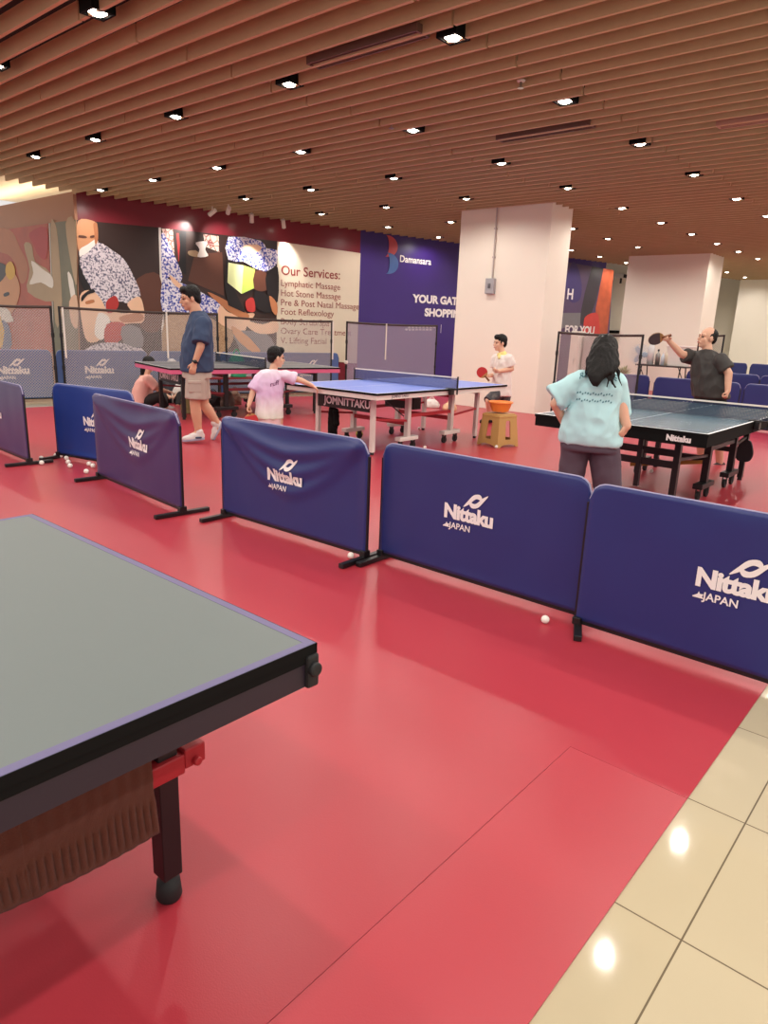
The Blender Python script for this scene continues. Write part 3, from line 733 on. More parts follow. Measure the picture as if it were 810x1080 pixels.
# brown towel hung over the side rail
def towel():
    x0 = p.x-.305; zr = .64; ys = p.y-.285
    prof = []                                  # over the rail: front fall long, back fall shorter
    NU = 280; NL = 60
    vs = []; fs = []
    for i in range(NU+1):
        u = i/NU; yy = ys-.62*u
        lf = .41+.012*math.sin(u*5)-.05*u; lb = .33+.015*math.cos(u*4); tot = lf+lb
        for k in range(NL+1):
            sdist = -lb+tot*k/NL
            if sdist < -.03: xx = -.030; zz = zr+(sdist+.03)
            elif sdist > .03: xx = .030; zz = zr-(sdist-.03)
            else: a = sdist/.03*PI/2; xx = .03*math.sin(a); zz = zr+.02*math.cos(a)
            w = max(0, abs(sdist)-.03)
            fold = .005*math.sin(u*11+.6)*min(1, w*4) + .007*noise.noise(V((u*4, sdist*3, 2)))
            rib = .0035*math.sin(yy*2*PI/.0177) if (.31 < sdist < lf-.02) else (.0012*math.sin(yy*2*PI/.0177*.5) if not (.265 < sdist < .31) else -.002)
            fl = .012*w
            sg = 1 if sdist > 0 else -1
            vs.append((xx+sg*(fold*.6+fl+.008)+rib, yy-.03*w*(1 if u < .5 else -.3)+.12*w*w, zz-.008*math.sin(u*3.1)*min(1, w*6)))
    n = NL+1
    for i in range(NU):
        for k in range(NL): a = i*n+k; fs.append((a, a+n, a+n+1, a+1))
    me = G(); me.add([(v[0], v[1], v[2]) for v in vs], fs)
    m = mat('brown terry cotton', '#5c2b17', .95, bump=.6, bscale=420, var=.2, vscale=60, sheen=.08)
    o = me.build('towel', m, None, smooth=True)
    bx = V((x0, ys, .30))
    for v in o.data.vertices: v.co = V((v.co.x, v.co.y, v.co.z)) - V((0, ys, .30))
    o.location = bx; s = o.modifiers.new('thick', 'SOLIDIFY'); s.thickness = .009; s.offset = 0
    return tag(o, 'brown ribbed terry towel hanging from the grey foreground table', 'towel')
towel()

# blue table
xb, yb = -5.136, 5.828
T2 = empty('table_tennis_table', (xb, yb, .004), 'bright blue table tennis table with white legs in the middle', 'table')
M_bt = mat('blue table coating', '#6a7fd0', .42, var=.02, vscale=3)
tabletop(T2, M_bt, M_print, M_blackm); apron(T2, M_white, .055)
undercarriage(T2, M_white, M_white, mat('red steel brace', '#b52f38', .45))
g = G(); g.box(-1.20, -.33, .245, .255, .50, .66); sg = g.build('name_board', M_black, T2)
panel_text(sg, 'lettering', 'JOMNITTAKU', .125, -.70, .2435, .545, M_print, bold=.004)
panel_text(T2, 'apron_lettering', 'JOMNITTAKU', .05, -.0115, .42, .70, mat('grey print', '#7a7078', .5), 'side')
for x in (-.3, -1.22):
    g = G(); g.bar((x, .45, .66), (x, .85, .42), .012); g.build('gas_strut', M_black, T2)
g = G(); g.box(-1.0, -.5, 1.30, 1.44, .45, .6); g.build('center_box', M_black, T2)
net_set(xb, yb, 0, 'dark net clamped across the bright blue table', mesh_net('blue net', '#4a5285', .012, .36, False))
# right table
xr, yr = -1.61, 5.766
T3 = empty('table_tennis_table', (xr, yr, .004), 'slate blue table tennis table with black frame at right', 'table')
M_rt = mat('slate blue table coating', '#56717f', .26, var=.03, vscale=2)
tabletop(T3, M_rt, M_print, M_blackm); apron(T3, M_blackm, .085, .004)
undercarriage(T3, M_black, M_black, M_black, mids=(1.15, 2.0), low=.36)
panel_text(T3, 'lettering', 'Nittaku', .064, -.225, .0025, .676, M_print, bold=.004)
g = G(); g.bar((-.95, .95, .26), (-.30, 1.15, .36), .035); g.build('ochre_brace', mat('ochre steel', '#9a6a20', .45), T3)
g = G(); g.box(-1.22, -.3, .27, .29, .40, .46); g.box(-1.22, -.3, .27, .29, .53, .56); g.build('end_rail', M_black, T3)
for x in (-.62, -.9):
    g = G(); g.box(x-.02, x+.02, .26, .3, .2 if x > -.7 else .3, .66); g.build('end_strut', M_black, T3)
net_set(xr, yr, 0, 'dark net with white tape across the slate blue table', mesh_net('dark net', '#23304a', .012, .4, False))
# dark table with pink edge, turned parallel to the massage wall
rz4 = -math.radians(12.5); c4 = V((-8.97, 5.67, .004))
T4 = empty('table_tennis_table', c4, 'charcoal table tennis table with pink apron behind man in navy shirt', 'table', None, rz4)
tabletop(T4, mat('charcoal table coating', '#5f6064', .45), M_print, M_blackm, wl=.012); apron(T4, mat('pink apron', '#cf5f86', .5), .06, .002)
undercarriage(T4, M_black, M_black, mat('dark red brace', '#7c1e2a', .5))
g = G(); g.box(-1.20, -.33, .245, .255, .50, .66); sg = g.build('name_board', M_black, T4)
panel_text(sg, 'lettering', 'JOMNITTAKU', .125, -.76, .2435, .545, M_print, bold=.004)
n4 = net_set(c4.x, c4.y, rz4, 'net with white tape across the pink edged table', mesh_net('dark net', '#23304a', .012, .4, False))
T4.scale = n4.scale = (1.06, 1.06, 1.04)

# ------------------------------------------------------------------ stool, basin, paddles, balls
def stool(x, y, label):
    t = empty('plastic_stool', (x, y, .004), label, 'stool', None, math.radians(-13))
    m = mat('ochre plastic', '#c29a5a', .4); h = .43; a, b = .155, .195
    g = G(); 
    g.prism([(-a, -a+.03), (-a+.03, -a), (a-.03, -a), (a, -a+.03), (a, a-.03), (a-.03, a), (-a+.03, a), (-a, a-.03)], [], .02, Matrix.Translation((0, 0, h)) @ Matrix.Rotation(-PI/2, 4, 'X'))
    g.box(-a-.008, a+.008, -a-.008, a+.008, h-.045, h-.02)
    g.build('seat', m, t, bevel=.005)
    for k in range(4):
        R = Matrix.Rotation(k*PI/2, 4, 'Z')
        tilt = math.atan2(b-a, h)
        M = R @ Matrix.Translation((0, -b, 0)) @ Matrix.Rotation(-tilt, 4, 'X')
        hh = h/math.cos(tilt)-.01
        outer = [(-b, 0), (-b+.05, 0), (-b+.075, .02), (-.05, .035), (.05, .035), (b-.075, .02), (b-.05, 0), (b, 0), (a, hh), (-a, hh)]
        hole = [(-.047, .10), (.047, .10), (.042, hh-.10), (.03, hh-.075), (-.03, hh-.075), (-.042, hh-.10)]
        g = G(); g.prism(outer, [hole], .012, M); g.build('side_panel', m, t)
    return t
sx_, sy_ = -4.885, 8.02
stool(sx_, sy_, 'ochre plastic stool under the orange basin by the blue table')
g = G(); pr = [(.11, 0), (.125, .005), (.15, .06), (.168, .125), (.18, .13), (.182, .122), (.188, .122), (.186, .138), (.172, .14), (.160, .128), (.142, .06), (.118, .014), (0, .012)]
tag(smooth_by_angle(g.lathe([(r*.88, z*.95) for r, z in [(0, 0)]+pr], n=40).build('basin', mat('orange plastic', '#f08a3c', .38), loc=(sx_, sy_, .4545))), 'orange plastic basin sitting on the ochre stool', 'basin')
M_ball = mat('celluloid ball', '#f3ece2', .4)
def ball(u, v, label, group=None, r=.020, m=M_ball):
    q = on_z(u, v, r); g = G(); g.sphere((0, 0, 0), r, 20, 12)
    return tag(g.build('ball', m, loc=(q.x, q.y, r+.004), smooth=True), label, 'ball', group)
cl = [(43.5, 483.5), (44, 488.5), (59, 480.5), (64, 481), (70, 483.5), (72, 487.5), (74, 491.5), (91, 497.5), (94, 489.5), (98, 491.5)]
for (u, v), n in zip(cl, ORD):
    ball(u, v, '%s white ball from the left in the cluster by purple tinted barriers' % n, 'balls scattered by the purple barriers', r=.024)
ball(370, 586.5, 'white ball beside the crossing barrier feet', r=.022); ball(575, 654, 'white ball lying alone in front of the navy barriers', r=.022)
ball(448, 472, 'white ball under the blue table beside the casters', r=.022); ball(523.5, 471.5, 'white ball against the ochre stool leg', r=.022)
ball(442, 452, 'white ball by the far feet of the blue table', r=.022); ball(687, 497, 'white ball under the slate blue table', r=.022)
g = G(); g.sphere((0, 0, 0), .05, 20, 12); q = on_z(379, 458, .05)
tag(g.build('ball', mat('yellow green felt', '#b5b84a', .9, var=.3, vscale=20), loc=(q.x, q.y, .054), smooth=True), 'larger yellow green ball under the blue table', 'ball')
def paddle(loc, axis, normal, label, front, back=M_rubber, r=.078):
    """axis points from handle to blade tip, normal is the face seen"""
    a = V(axis).normalized(); n = V(normal); n = (n-a*n.dot(a)).normalized(); s = a.cross(n)
    M = Matrix(((s.x, n.x, a.x, 0), (s.y, n.y, a.y, 0), (s.z, n.z, a.z, 0), (0, 0, 0, 1)))
    t = empty('table_tennis_paddle', loc, label, 'paddle')
    out = [(math.sin(i*2*PI/36)*r, .125+math.cos(i*2*PI/36)*r*1.05) for i in range(36)]
    g = G(); g.prism(out, [], .006, M @ Matrix.Translation((0, -.003, 0))); g.build('blade', mat('paddle wood', '#b98a55', .5), t)
    cut = [(x, z) for x, z in out if z > .07]
    g = G(); g.prism(cut, [], .003, M @ Matrix.Translation((0, .003, 0))); g.build('front_rubber', front, t)
    g = G(); g.prism(cut, [], .003, M @ Matrix.Translation((0, -.006, 0))); g.build('back_rubber', back, t)
    g = G(); g.prism([(-.012, -.05), (.012, -.05), (.016, -.045), (.012, .02), (.014, .06), (-.014, .06), (-.012, .02), (-.016, -.045)], [], .022, M @ Matrix.Translation((0, -.011, 0))); g.build('handle', mat('paddle handle', '#7c4a2c', .5), t, bevel=.004)
    return t
M_prub = mat('red paddle rubber', '#c23338', .45); M_brub = mat('black paddle rubber', '#4a4446', .5)

# ================================================================== PEOPLE
def lerp(a, b, t): return a+(b-a)*t
class Blob:
    """overlapping solids fused into one continuous skin"""
    def __init__(s): s.g = G()
    def cap(s, p, q, r1, r2=None):
        r2 = r1 if r2 is None else r2
        s.g.cyl(p, q, r1, r2, 16); s.g.sphere(p, r1, 16, 10); s.g.sphere(q, r2, 16, 10); return s
    def chain(s, pts, rs):
        for a, b, r, q in zip(pts, pts[1:], rs, rs[1:]): s.cap(a, b, r, q)
        return s
    def cone(s, p, q, r1, r2): s.g.cyl(p, q, r1, r2, 20); return s
    def ell(s, c, r, X=V((1, 0, 0)), Y=V((0, 1, 0))):
        Z = X.cross(Y); o = len(s.g.v); s.g.sphere((0, 0, 0), r, 20, 14)
        for i in range(o, len(s.g.v)):
            p = s.g.v[i]; s.g.v[i] = tuple(c + X*p[0] + Y*p[1] + Z*p[2])
        return s
    def loft(s, rings, side, fwd, n=28, e=2.4):
        vs = []; fs = []
        for c, w, d in rings:
            for i in range(n):
                t = 2*PI*i/n; ct, st = math.cos(t), math.sin(t)
                vs.append(tuple(V(c)+side*(w*math.copysign(abs(ct)**(2/e), ct))+fwd*(d*math.copysign(abs(st)**(2/e), st))))
        for k in range(len(rings)-1):
            for i in range(n): j = (i+1) % n; fs.append((k*n+i, k*n+j, (k+1)*n+j, (k+1)*n+i))
        fs += [tuple(range(n))[::-1], tuple((len(rings)-1)*n+i for i in range(n))]
        s.g.add(vs, fs); return s
    def fuse(s, name, m, base, parent=None, voxel=.008, smooth=5, wr=0., ws=7., seed=0., stretch=1.):
        o = s.g.build('tmp', m)
        r = o.modifiers.new('r', 'REMESH'); r.mode = 'VOXEL'; r.voxel_size = voxel
        k = o.modifiers.new('s', 'SMOOTH'); k.factor = .5; k.iterations = smooth
        dg = bpy.context.evaluated_depsgraph_get(); me = bpy.data.meshes.new_from_object(o.evaluated_get(dg))
        old = o.data; bpy.data.objects.remove(o); bpy.data.meshes.remove(old)
        me.name = name
        if not me.materials: me.materials.append(m)
        if wr:
            ns = [v.normal.copy() for v in me.vertices]
            for v, nn in zip(me.vertices, ns):
                q = V((v.co.x*ws+seed, v.co.y*ws, v.co.z*ws*stretch)); a = noise.noise(q); v.co += nn*(wr*(1-2*abs(a))+wr*.5*noise.noise(q*2.3))
        for v in me.vertices: v.co -= base
        me.polygons.foreach_set('use_smooth', [True]*len(me.polygons))
        o = bpy.data.objects.new(name, me); COL.objects.link(o)
        if parent: o.parent = parent
        else: o.location = base
        return o
class Figure:
    def __init__(s, x, y):
        s.base = V((x, y, .004)); s.d = V((x, y, 0)).normalized(); s.a = V((s.d.y, -s.d.x, 0)); s.D = V((x, y, 0)).length
        s.skin = Blob(); s.parts = []
    def J(s, u, v, b=0.):
        r = ray(u, v); return CO + r*((s.D+b)/r.dot(s.d))
    def dirn(s, a, b, z=0.): return (s.a*a+s.d*b+V((0, 0, z))).normalized()
    def head(s, c, f, h=.235, up=V((0, 0, 1)), hair='short', hairm=None, lip='#b0665a', eyes=True):
        k = h/.235; r = f.cross(up).normalized(); up = r.cross(f); s.hf = (c, f, r, up, k)
        B = s.skin; P = lambda x, y, z: c + r*(x*k) + f*(y*k) + up*(z*k)
        B.ell(P(0, -.012, .03), (.074*k, .090*k, .088*k), r, f); B.ell(P(0, .022, -.045), (.056*k, .064*k, .068*k), r, f)
        B.ell(P(0, .05, -.088), (.030*k, .030*k, .026*k), r, f)
        B.ell(P(.036, .052, -.03), (.026*k, .025*k, .026*k), r, f); B.ell(P(-.036, .052, -.03), (.026*k, .025*k, .026*k), r, f)
        B.cap(P(0, .078, .012), P(0, .100, -.026), .009*k, .014*k); B.ell(P(0, .085, -.058), (.024*k, .013*k, .014*k), r, f)
        B.cap(P(.04, .070, .022), P(-.04, .070, .022), .014*k)
        for q in (-1, 1): B.ell(P(q*.077, -.006, -.005), (.010*k, .019*k, .032*k), r, f)
        s.P = P; s.lip = lip; s.eyes = eyes
    def face(s, body):
        c, f, r, up, k = s.hf; P = s.P
        md = mat('dark eye', '#2a1c18', .3); mb = mat('eyebrow hair', '#2b211e', .8); ml = mat('lips '+s.lip, s.lip, .5)
        for q in (-1, 1):
            b = Blob(); b.ell(P(q*.032, .076, .002), (.015*k, .010*k, .0075*k), r, f); b.fuse('eye', md, s.base, body, .003, 1)
            b = Blob(); b.cap(P(q*.018, .083, .024), P(q*.05, .072, .026), .0055*k); b.fuse('eyebrow', mb, s.base, body, .003, 1)
        b = Blob(); b.ell(P(0, .093, -.059), (.023*k, .007*k, .0075*k), r, f); b.fuse('mouth', ml, s.base, body, .003, 1)
    def hand(s, w, d, n, curl=.5, side=1, k=1., spread=.0):
        """w wrist, d towards the knuckles, n out of the palm, side which way the thumb goes"""
        d = V(d).normalized(); n = V(n); n = (n-d*n.dot(d)).normalized(); t = d.cross(n)*side; B = s.skin
        B.ell(w+d*.045*k, (.040*k, .048*k, .016*k), t, d); B.cap(w-d*.02*k, w+d*.02*k, .025*k, .026*k)
        for i, L in enumerate((.070, .078, .073, .058)):
            o = (.030-.0205*i)*k; p0 = w+d*.078*k+t*o; a = curl*1.0
            e1 = d*math.cos(a)+n*math.sin(a); e1 = (e1+t*(spread*(1.5-i)*.12)).normalized(); p1 = p0+e1*L*.5*k
            e2 = d*math.cos(a*2.1)+n*math.sin(a*2.1); p2 = p1+e2*L*.33*k; e3 = d*math.cos(a*2.9)+n*math.sin(a*2.9); p3 = p2+e3*L*.25*k
            B.chain([w+d*.06*k+t*o*.9, p0, p1, p2, p3], [.0095*k, .0095*k, .0088*k, .008*k, .007*k])
        q0 = w+d*.018*k+t*.026*k; q1 = q0+(t*.75+d*.7+n*.35).normalized()*.042*k; q2 = q1+(t*.2+d*.85+n*(.3+curl*.5)).normalized()*.032*k
        B.chain([w+d*.01*k, q0, q1, q2], [.016*k, .0145*k, .0105*k, .0085*k])
    def shoe(s, heel, toe, name_m, sole_m, body, k=1., up=V((0, 0, 1)), ankle=None):
        f = (toe-heel).normalized(); r = f.cross(up).normalized(); up = r.cross(f); L = (toe-heel).length; h = .085*k
        b = Blob(); b.ell(lerp(heel, toe, .24)+up*.045*k, (.038*k, L*.27, .046*k), r, f); b.ell(lerp(heel, toe, .66)+up*.032*k, (.046*k, L*.36, .035*k), r, f); b.ell(lerp(heel, toe, .45)+up*.05*k, (.038*k, L*.3, .036*k), r, f)
        if ankle is not None: b.cap(lerp(heel, toe, .2)+up*.06*k, lerp(heel, toe, .2)+up*.088*k, .04*k, .042*k)
        o = b.fuse('shoe', name_m, s.base, body, .006, 4)
        b = Blob(); b.loft([(lerp(heel, toe, .5)+up*.0, .043*k, L*.5), (lerp(heel, toe, .5)+up*.024*k, .046*k, L*.515)], r, f, e=2.6); b.fuse('sole', sole_m, s.base, o, .005, 1)
M_skin = mat('warm skin', '#d3a184', .5, var=.04, vscale=6); M_skin2 = mat('light warm skin', '#e0b296', .5, var=.04, vscale=6); M_skin3 = mat('pale flushed skin', '#d8a68c', .5, var=.04, vscale=6)
M_hair = mat('black hair', '#0e0a09', .58, bump=.4, bscale=150, spec=.3)
def short_hair(F, body, drop=.0, fringe=.0, recede=0.):
    c, f, r, up, k = F.hf; P = F.P; b = Blob()
    b.ell(P(0, -.024-recede*.5, .048), (.083*k, (.094-recede*.4)*k, .085*k), r, f)
    b.ell(P(0, -.062, .0-drop), (.070*k, .046*k, .066*k), r, f)
    for q in (-1, 1): b.ell(P(q*.064, -.018, .022), (.017*k, .045*k, .042*k), r, f)
    if fringe: b.ell(P(0, .045, .088), (.062*k, .040*k, .040*k), r, f)
    return b.fuse('hair', M_hair, F.base, body, .006, 3, wr=.004, ws=45)
def sleeve_tee(F, rings, side, fwd, arms, name, m, body, wr=.010, ws=9., seed=0., stretch=.6):
    b = Blob(); b.loft(rings, side, fwd)
    for p, q, r1, r2 in arms: b.sphere_at(p, r1); b.cone(p, q, r1, r2)
    return b.fuse(name, m, F.base, body, .009, 5, wr, ws, seed, stretch)
Blob.sphere_at = lambda s, p, r: s.g.sphere(p, r, 16, 10)

def conform(g, obj, d, base, off=.004):
    """lay printed lettering onto the cloth: each point is pressed along d until it meets the garment"""
    from mathutils.bvhtree import BVHTree
    me = obj.data; bv = BVHTree.FromPolygons([v.co for v in me.vertices], [tuple(p.vertices) for p in me.polygons])
    for i, p in enumerate(g.v):
        h = bv.ray_cast(V(p)-d*.6, d, 1.5)
        if h[0] is not None: g.v[i] = tuple(h[0]-d*off)
# ---- man in navy shirt, walking to the left
F = Figure(-7.45, 5.04); J = F.J; fw = F.dirn(-1, -.12); sd = fw.cross(V((0, 0, 1)))*-1
F.head(J(200.3, 314.8), F.dirn(-1, -.25, -.18), .275, lip='#a8685a')
F.skin.chain([J(208, 334), J(204.5, 322)], [.075, .068])
F.skin.loft([(J(209, 392), .16, .13), (J(208.5, 372), .17, .15), (J(209, 350), .19, .14), (J(210, 336), .17, .10)], sd, fw)
sh, el, wr_ = J(214, 343, -.21), J(211.5, 366, -.27), J(205, 383.5, -.25)
F.skin.chain([sh, el, wr_], [.056, .047, .032]); F.hand(wr_, wr_*0+(J(201.5, 396, -.25)-wr_), F.dirn(.2, 1), .5, -1, 1.05)
sh2, el2, w2 = J(213, 343, .21), J(208, 366, .27), J(199, 381, .24)
F.skin.chain([sh2, el2, w2], [.056, .047, .032]); F.hand(w2, J(196, 392, .24)-w2, F.dirn(.2, -1), .5, 1, 1.05)
hip1, kn1, an1 = J(208, 394, -.10), J(205.5, 425, -.12), J(209.5, 456, -.11)
hip2, kn2, an2 = J(210, 394, .10), J(215, 426, .10), J(229, 446, .10)
F.skin.chain([hip1, kn1, lerp(kn1, an1, .35), an1], [.095, .064, .066, .042]); F.skin.chain([hip2, kn2, lerp(kn2, an2, .35), an2], [.095, .064, .066, .042])
F.skin.cap(an1, J(199, 463, -.12), .042, .036); F.skin.cap(an2, J(229.5, 456, .10), .042, .036)
man = tag(F.skin.fuse('person', M_skin, F.base, None, .006, 4), 'man in navy tee and beige shorts walking to the left', 'person')
F.face(man); short_hair(F, man, .01, .8)
sleeve_tee(F, [(J(207.5, 391), .235, .185), (J(207.5, 380), .235, .190), (J(208, 365), .235, .180), (J(209.5, 350), .24, .155), (J(211, 338), .22, .125), (J(210.5, 332.5), .16, .10), (J(209, 329), .085, .08)], sd, fw,
    [(J(213.5, 342, -.20), J(211.5, 361.5, -.275), .085, .098), (J(212.5, 342, .20), J(207, 361, .275), .085, .098)], 'tee_shirt', mat('navy cotton', '#33425f', .85), man, .013, 9)
b = Blob(); b.loft([(J(208, 386), .20, .165), (J(208, 398), .215, .175)], sd, fw)
b.cone(J(207.5, 394, -.10), J(206.3, 421, -.125), .125, .125); b.cone(J(209, 394, .10), J(212, 421, .11), .125, .122)
sh_ = b.fuse('cargo_shorts', mat('beige cotton', '#b5a498', .85), F.base, man, .009, 4, .006, 7)
pk = J(205.5, 408, -.232); g = G(); g.box(-.075, .075, -.012, .012, -.07, .07, Matrix.Translation(pk-F.base) @ Matrix.Rotation(math.atan2(F.a.y, F.a.x), 4, 'Z')); g.box(-.08, .08, -.018, .008, .035, .075, Matrix.Translation(pk-F.base) @ Matrix.Rotation(math.atan2(F.a.y, F.a.x), 4, 'Z'))
g.build('pocket', MATS['beige cotton'], sh_, bevel=.01)
b = Blob(); ax = (wr_-el).normalized(); b.cone(lerp(el, wr_, .82), lerp(el, wr_, .93), .042, .040); b.ell(lerp(el, wr_, .875)-F.d*.036, (.024, .012, .024), F.a, F.d); b.fuse('wristwatch', M_black, F.base, man, .004, 2)
M_sneak = mat('white sneaker leather', '#ded8d4', .5, var=.06, vscale=30); M_sole = mat('pale blue grey sole', '#a9b3c8', .6)
F.shoe(J(216, 464.5, -.11)+V((0, 0, .012)), J(192.5, 467.0, -.15)+V((0, 0, .012)), M_sneak, M_sole, man, 1.15, ankle=1)
F.shoe(J(235.5, 446, .10), J(226, 465, .10), M_sneak, M_sole, man, 1.1, up=F.dirn(-.9, 0, .45), ankle=1)
b = Blob(); b.cap(J(212, 461.5, -.17), J(207, 461.8, -.175), .012); b.fuse('dark_shoe_stripe', mat('dark blue trim', '#2e3c5e', .5), F.base, man, .004, 1)

# ---- boy in lilac shirt leaning on the blue table
F = Figure(-6.35, 5.33); J = F.J; fw = F.dirn(.45, -.85); sd = F.dirn(.9, .4)
F.head(J(291.5, 377), F.dirn(.85, .25, -.1), .225, lip='#b87068')
F.skin.chain([J(287.5, 394), J(289, 386)], [.048, .046])
F.skin.loft([(J(284, 446), .12, .095), (J(284, 425), .125, .10), (J(285.5, 404), .135, .09), (J(287, 396), .12, .07)], sd, fw)
s1, e1, w1 = J(274, 396, .02), J(266.5, 414, -.02), J(262.5, 427, -.08)
F.skin.chain([s1, e1, w1], [.043, .035, .025]); F.hand(w1, F.dirn(-.25, -.1, -1), F.dirn(1, -.2), 1.0, -1, .82)
s2, e2, w2 = J(301, 396, .0), J(318, 401.5, .0), J(329, 406.5, .05)
F.skin.chain([s2, e2, w2], [.042, .034, .024]); F.hand(w2, J(338, 412, .09)-w2, F.dirn(0, .3, -1), .45, 1, .82, .6)
for u, kx in ((277.5, 0), (291, .02)):
    F.skin.chain([J(u+1, 444, kx), J(u, 465, kx), J(u, 487, kx)], [.075, .048, .035]); F.skin.cap(J(u, 488, kx), J(u, 490, kx-.1), .034, .03)
boy = tag(F.skin.fuse('person', M_skin2, F.base, None, .006, 4), 'boy in lilac shirt with red paddle resting a hand on blue table', 'person')
F.face(boy); short_hair(F, boy, .005, .9)
m = mat('lilac fading shirt cotton', '#e3cfe4', .85); nt = m.node_tree; tc = nt.nodes.new('ShaderNodeTexCoord'); sp = nt.nodes.new('ShaderNodeSeparateXYZ'); rp = nt.nodes.new('ShaderNodeValToRGB'); mr = nt.nodes.new('ShaderNodeMapRange')
nt.links.new(tc.outputs['Object'], sp.inputs[0]); nt.links.new(sp.outputs[2], mr.inputs[0]); mr.inputs[1].default_value = .25; mr.inputs[2].default_value = .95
nt.links.new(mr.outputs[0], rp.inputs[0]); rp.color_ramp.elements[0].color = lin('#e9e2d2'); rp.color_ramp.elements[1].color = lin('#eee2ee')
for ps, hc in ((.2, '#dfe6d4'), (.38, '#f0eaec'), (.62, '#d9b8dc'), (.85, '#e2c6e4')): el_ = rp.color_ramp.elements.new(ps); el_.color = lin(hc)
nt.links.new(rp.outputs[0], nt.nodes['Principled BSDF'].inputs['Base Color'])
sleeve_tee(F, [(J(284, 441), .155, .125), (J(284, 430), .152, .125), (J(284, 415), .148, .120), (J(285.5, 402), .155, .105), (J(287, 393.5), .135, .08), (J(288, 390), .075, .06)], sd, fw,
    [(lerp(J(287, 395), s1, .8), lerp(s1, e1, .85), .060, .074), (lerp(J(287, 395), s2, .8), lerp(s2, e2, .62), .058, .070)], 'tee_shirt', m, boy, .011, 11, 3.)
g = G(); ct = J(289.5, 407, -.135)
put_text(g, 'ruff', .075, lambda x, z: ct-F.base+F.dirn(.95, .32)*x+V((0, 0, z+.25*x)), .001)
conform(g, boy.children[-1], F.d, F.base); g.build('shirt_print', mat('plum print', '#6e3f6e', .6), boy)
b = Blob(); b.loft([(J(284, 436), .13, .11), (J(284, 448), .14, .115)], sd, fw); b.cone(J(278.5, 447, 0), J(277.5, 468, 0), .082, .086); b.cone(J(291, 447, .02), J(291.5, 468, .02), .082, .086)
b.fuse('shorts', mat('pale pink cotton', '#e3c3c4', .85), F.base, boy, .009, 4, .004, 8)
for u, kx in ((277.5, 0), (291, .02)): F.shoe(J(u, 489, kx+.06), J(u, 490.5, kx-.14), M_sneak, M_sole, boy, .9)
paddle(J(262.5, 432, -.09), F.dirn(.22, -.05, -1), F.dirn(0, -1, .1), 'red paddle hanging from the hand of boy in lilac shirt', M_prub, M_prub)

# ---- boy in white at the far end of the blue table
F = Figure(-6.15, 9.86); J = F.J; fw = F.dirn(-.85, -.5); sd = F.dirn(.5, -.85)
F.head(J(527.2, 361.8), F.dirn(-.85, -.5, -.05), .25, lip='#b87068')
F.skin.chain([J(530, 374), J(528.5, 367)], [.055, .05])
F.skin.loft([(J(529.5, 414), .125, .10), (J(529.5, 400), .13, .105), (J(530, 386), .15, .10), (J(530, 377), .13, .075)], sd, fw)
s1, e1, w1 = J(536.5, 378.5, -.10), J(539.5, 389, -.10), J(526.5, 391.5, -.22)
F.skin.chain([s1, e1, w1], [.048, .042, .030]); F.hand(w1, J(519, 390.5, -.24)-w1, F.dirn(-.1, .6, .5), .9, 1, .9)
s2, e2, w2 = J(523, 378.5, .10), J(521.5, 395, .10), J(516, 396.5, -.12)
F.skin.chain([s2, e2, w2], [.046, .040, .029]); F.hand(w2, J(510, 397.5, -.2)-w2, F.dirn(0, -.4, .8), 1.1, -1, .9)
F.skin.chain([J(526, 413, -.06), J(515.5, 422.5, -.2), J(516.5, 440.5, -.02)], [.085, .06, .04]); F.skin.chain([J(533, 414, .1), J(530, 428, .05), J(522, 441, .16)], [.085, .06, .04])
F.skin.cap(J(516, 443, -.02), J(512.5, 444.5, -.05), .036, .03); F.skin.cap(J(521.5, 443, .16), J(518, 444.5, .13), .036, .03)
wb = tag(F.skin.fuse('person', M_skin2, F.base, None, .006, 4), 'boy in white shirt with yellow collar holding red paddle by the pillar', 'person')
F.face(wb); short_hair(F, wb, .005, .9)
M_wt = mat('white cotton', '#e6ddd6', .85)
sleeve_tee(F, [(J(529, 417), .165, .14), (J(529, 405), .165, .135), (J(529.5, 392), .165, .125), (J(530.2, 381), .165, .11), (J(530.3, 375), .12, .075)], sd, fw,
    [(s1, lerp(s1, e1, .72), .075, .085), (s2, lerp(s2, e2, .55), .072, .082)], 'polo_shirt', M_wt, wb, .011, 11, 9.)
b = Blob(); b.cone(J(530, 376.2), J(528.7, 371.2), .098, .066); b.cap(J(527.5, 373.5, -.05), J(526.2, 377.5, -.11), .025, .02); b.fuse('collar', mat('yellow cotton', '#ecd98a', .8), F.base, wb, .006, 3)
b = Blob(); b.loft([(J(529.5, 410), .135, .115), (J(529, 417), .14, .12)], sd, fw); b.cone(J(526, 414, -.06), J(514.5, 423.5, -.21), .105, .088); b.cone(J(533, 414, .1), J(530.5, 428, .06), .105, .09)
b.fuse('shorts', pattern('dark camo cotton', '#38343a', '#5c5654', 14, .55), F.base, wb, .008, 4, .004, 8)
M_dshoe = mat('black shoe', '#2b2425', .6)
F.shoe(J(519.5, 445.3, -.02), J(506, 446.3, -.06), M_dshoe, M_blackm, wb); F.shoe(J(524, 445.3, .16), J(513, 446, .12), M_dshoe, M_blackm, wb)
pc = J(513.8, 399.3, -.24); pt = J(506.3, 390.3, -.24)
paddle(pc, pt-pc, F.dirn(-.15, -1), 'round red paddle held up by the boy in white', M_prub, M_prub, .085)

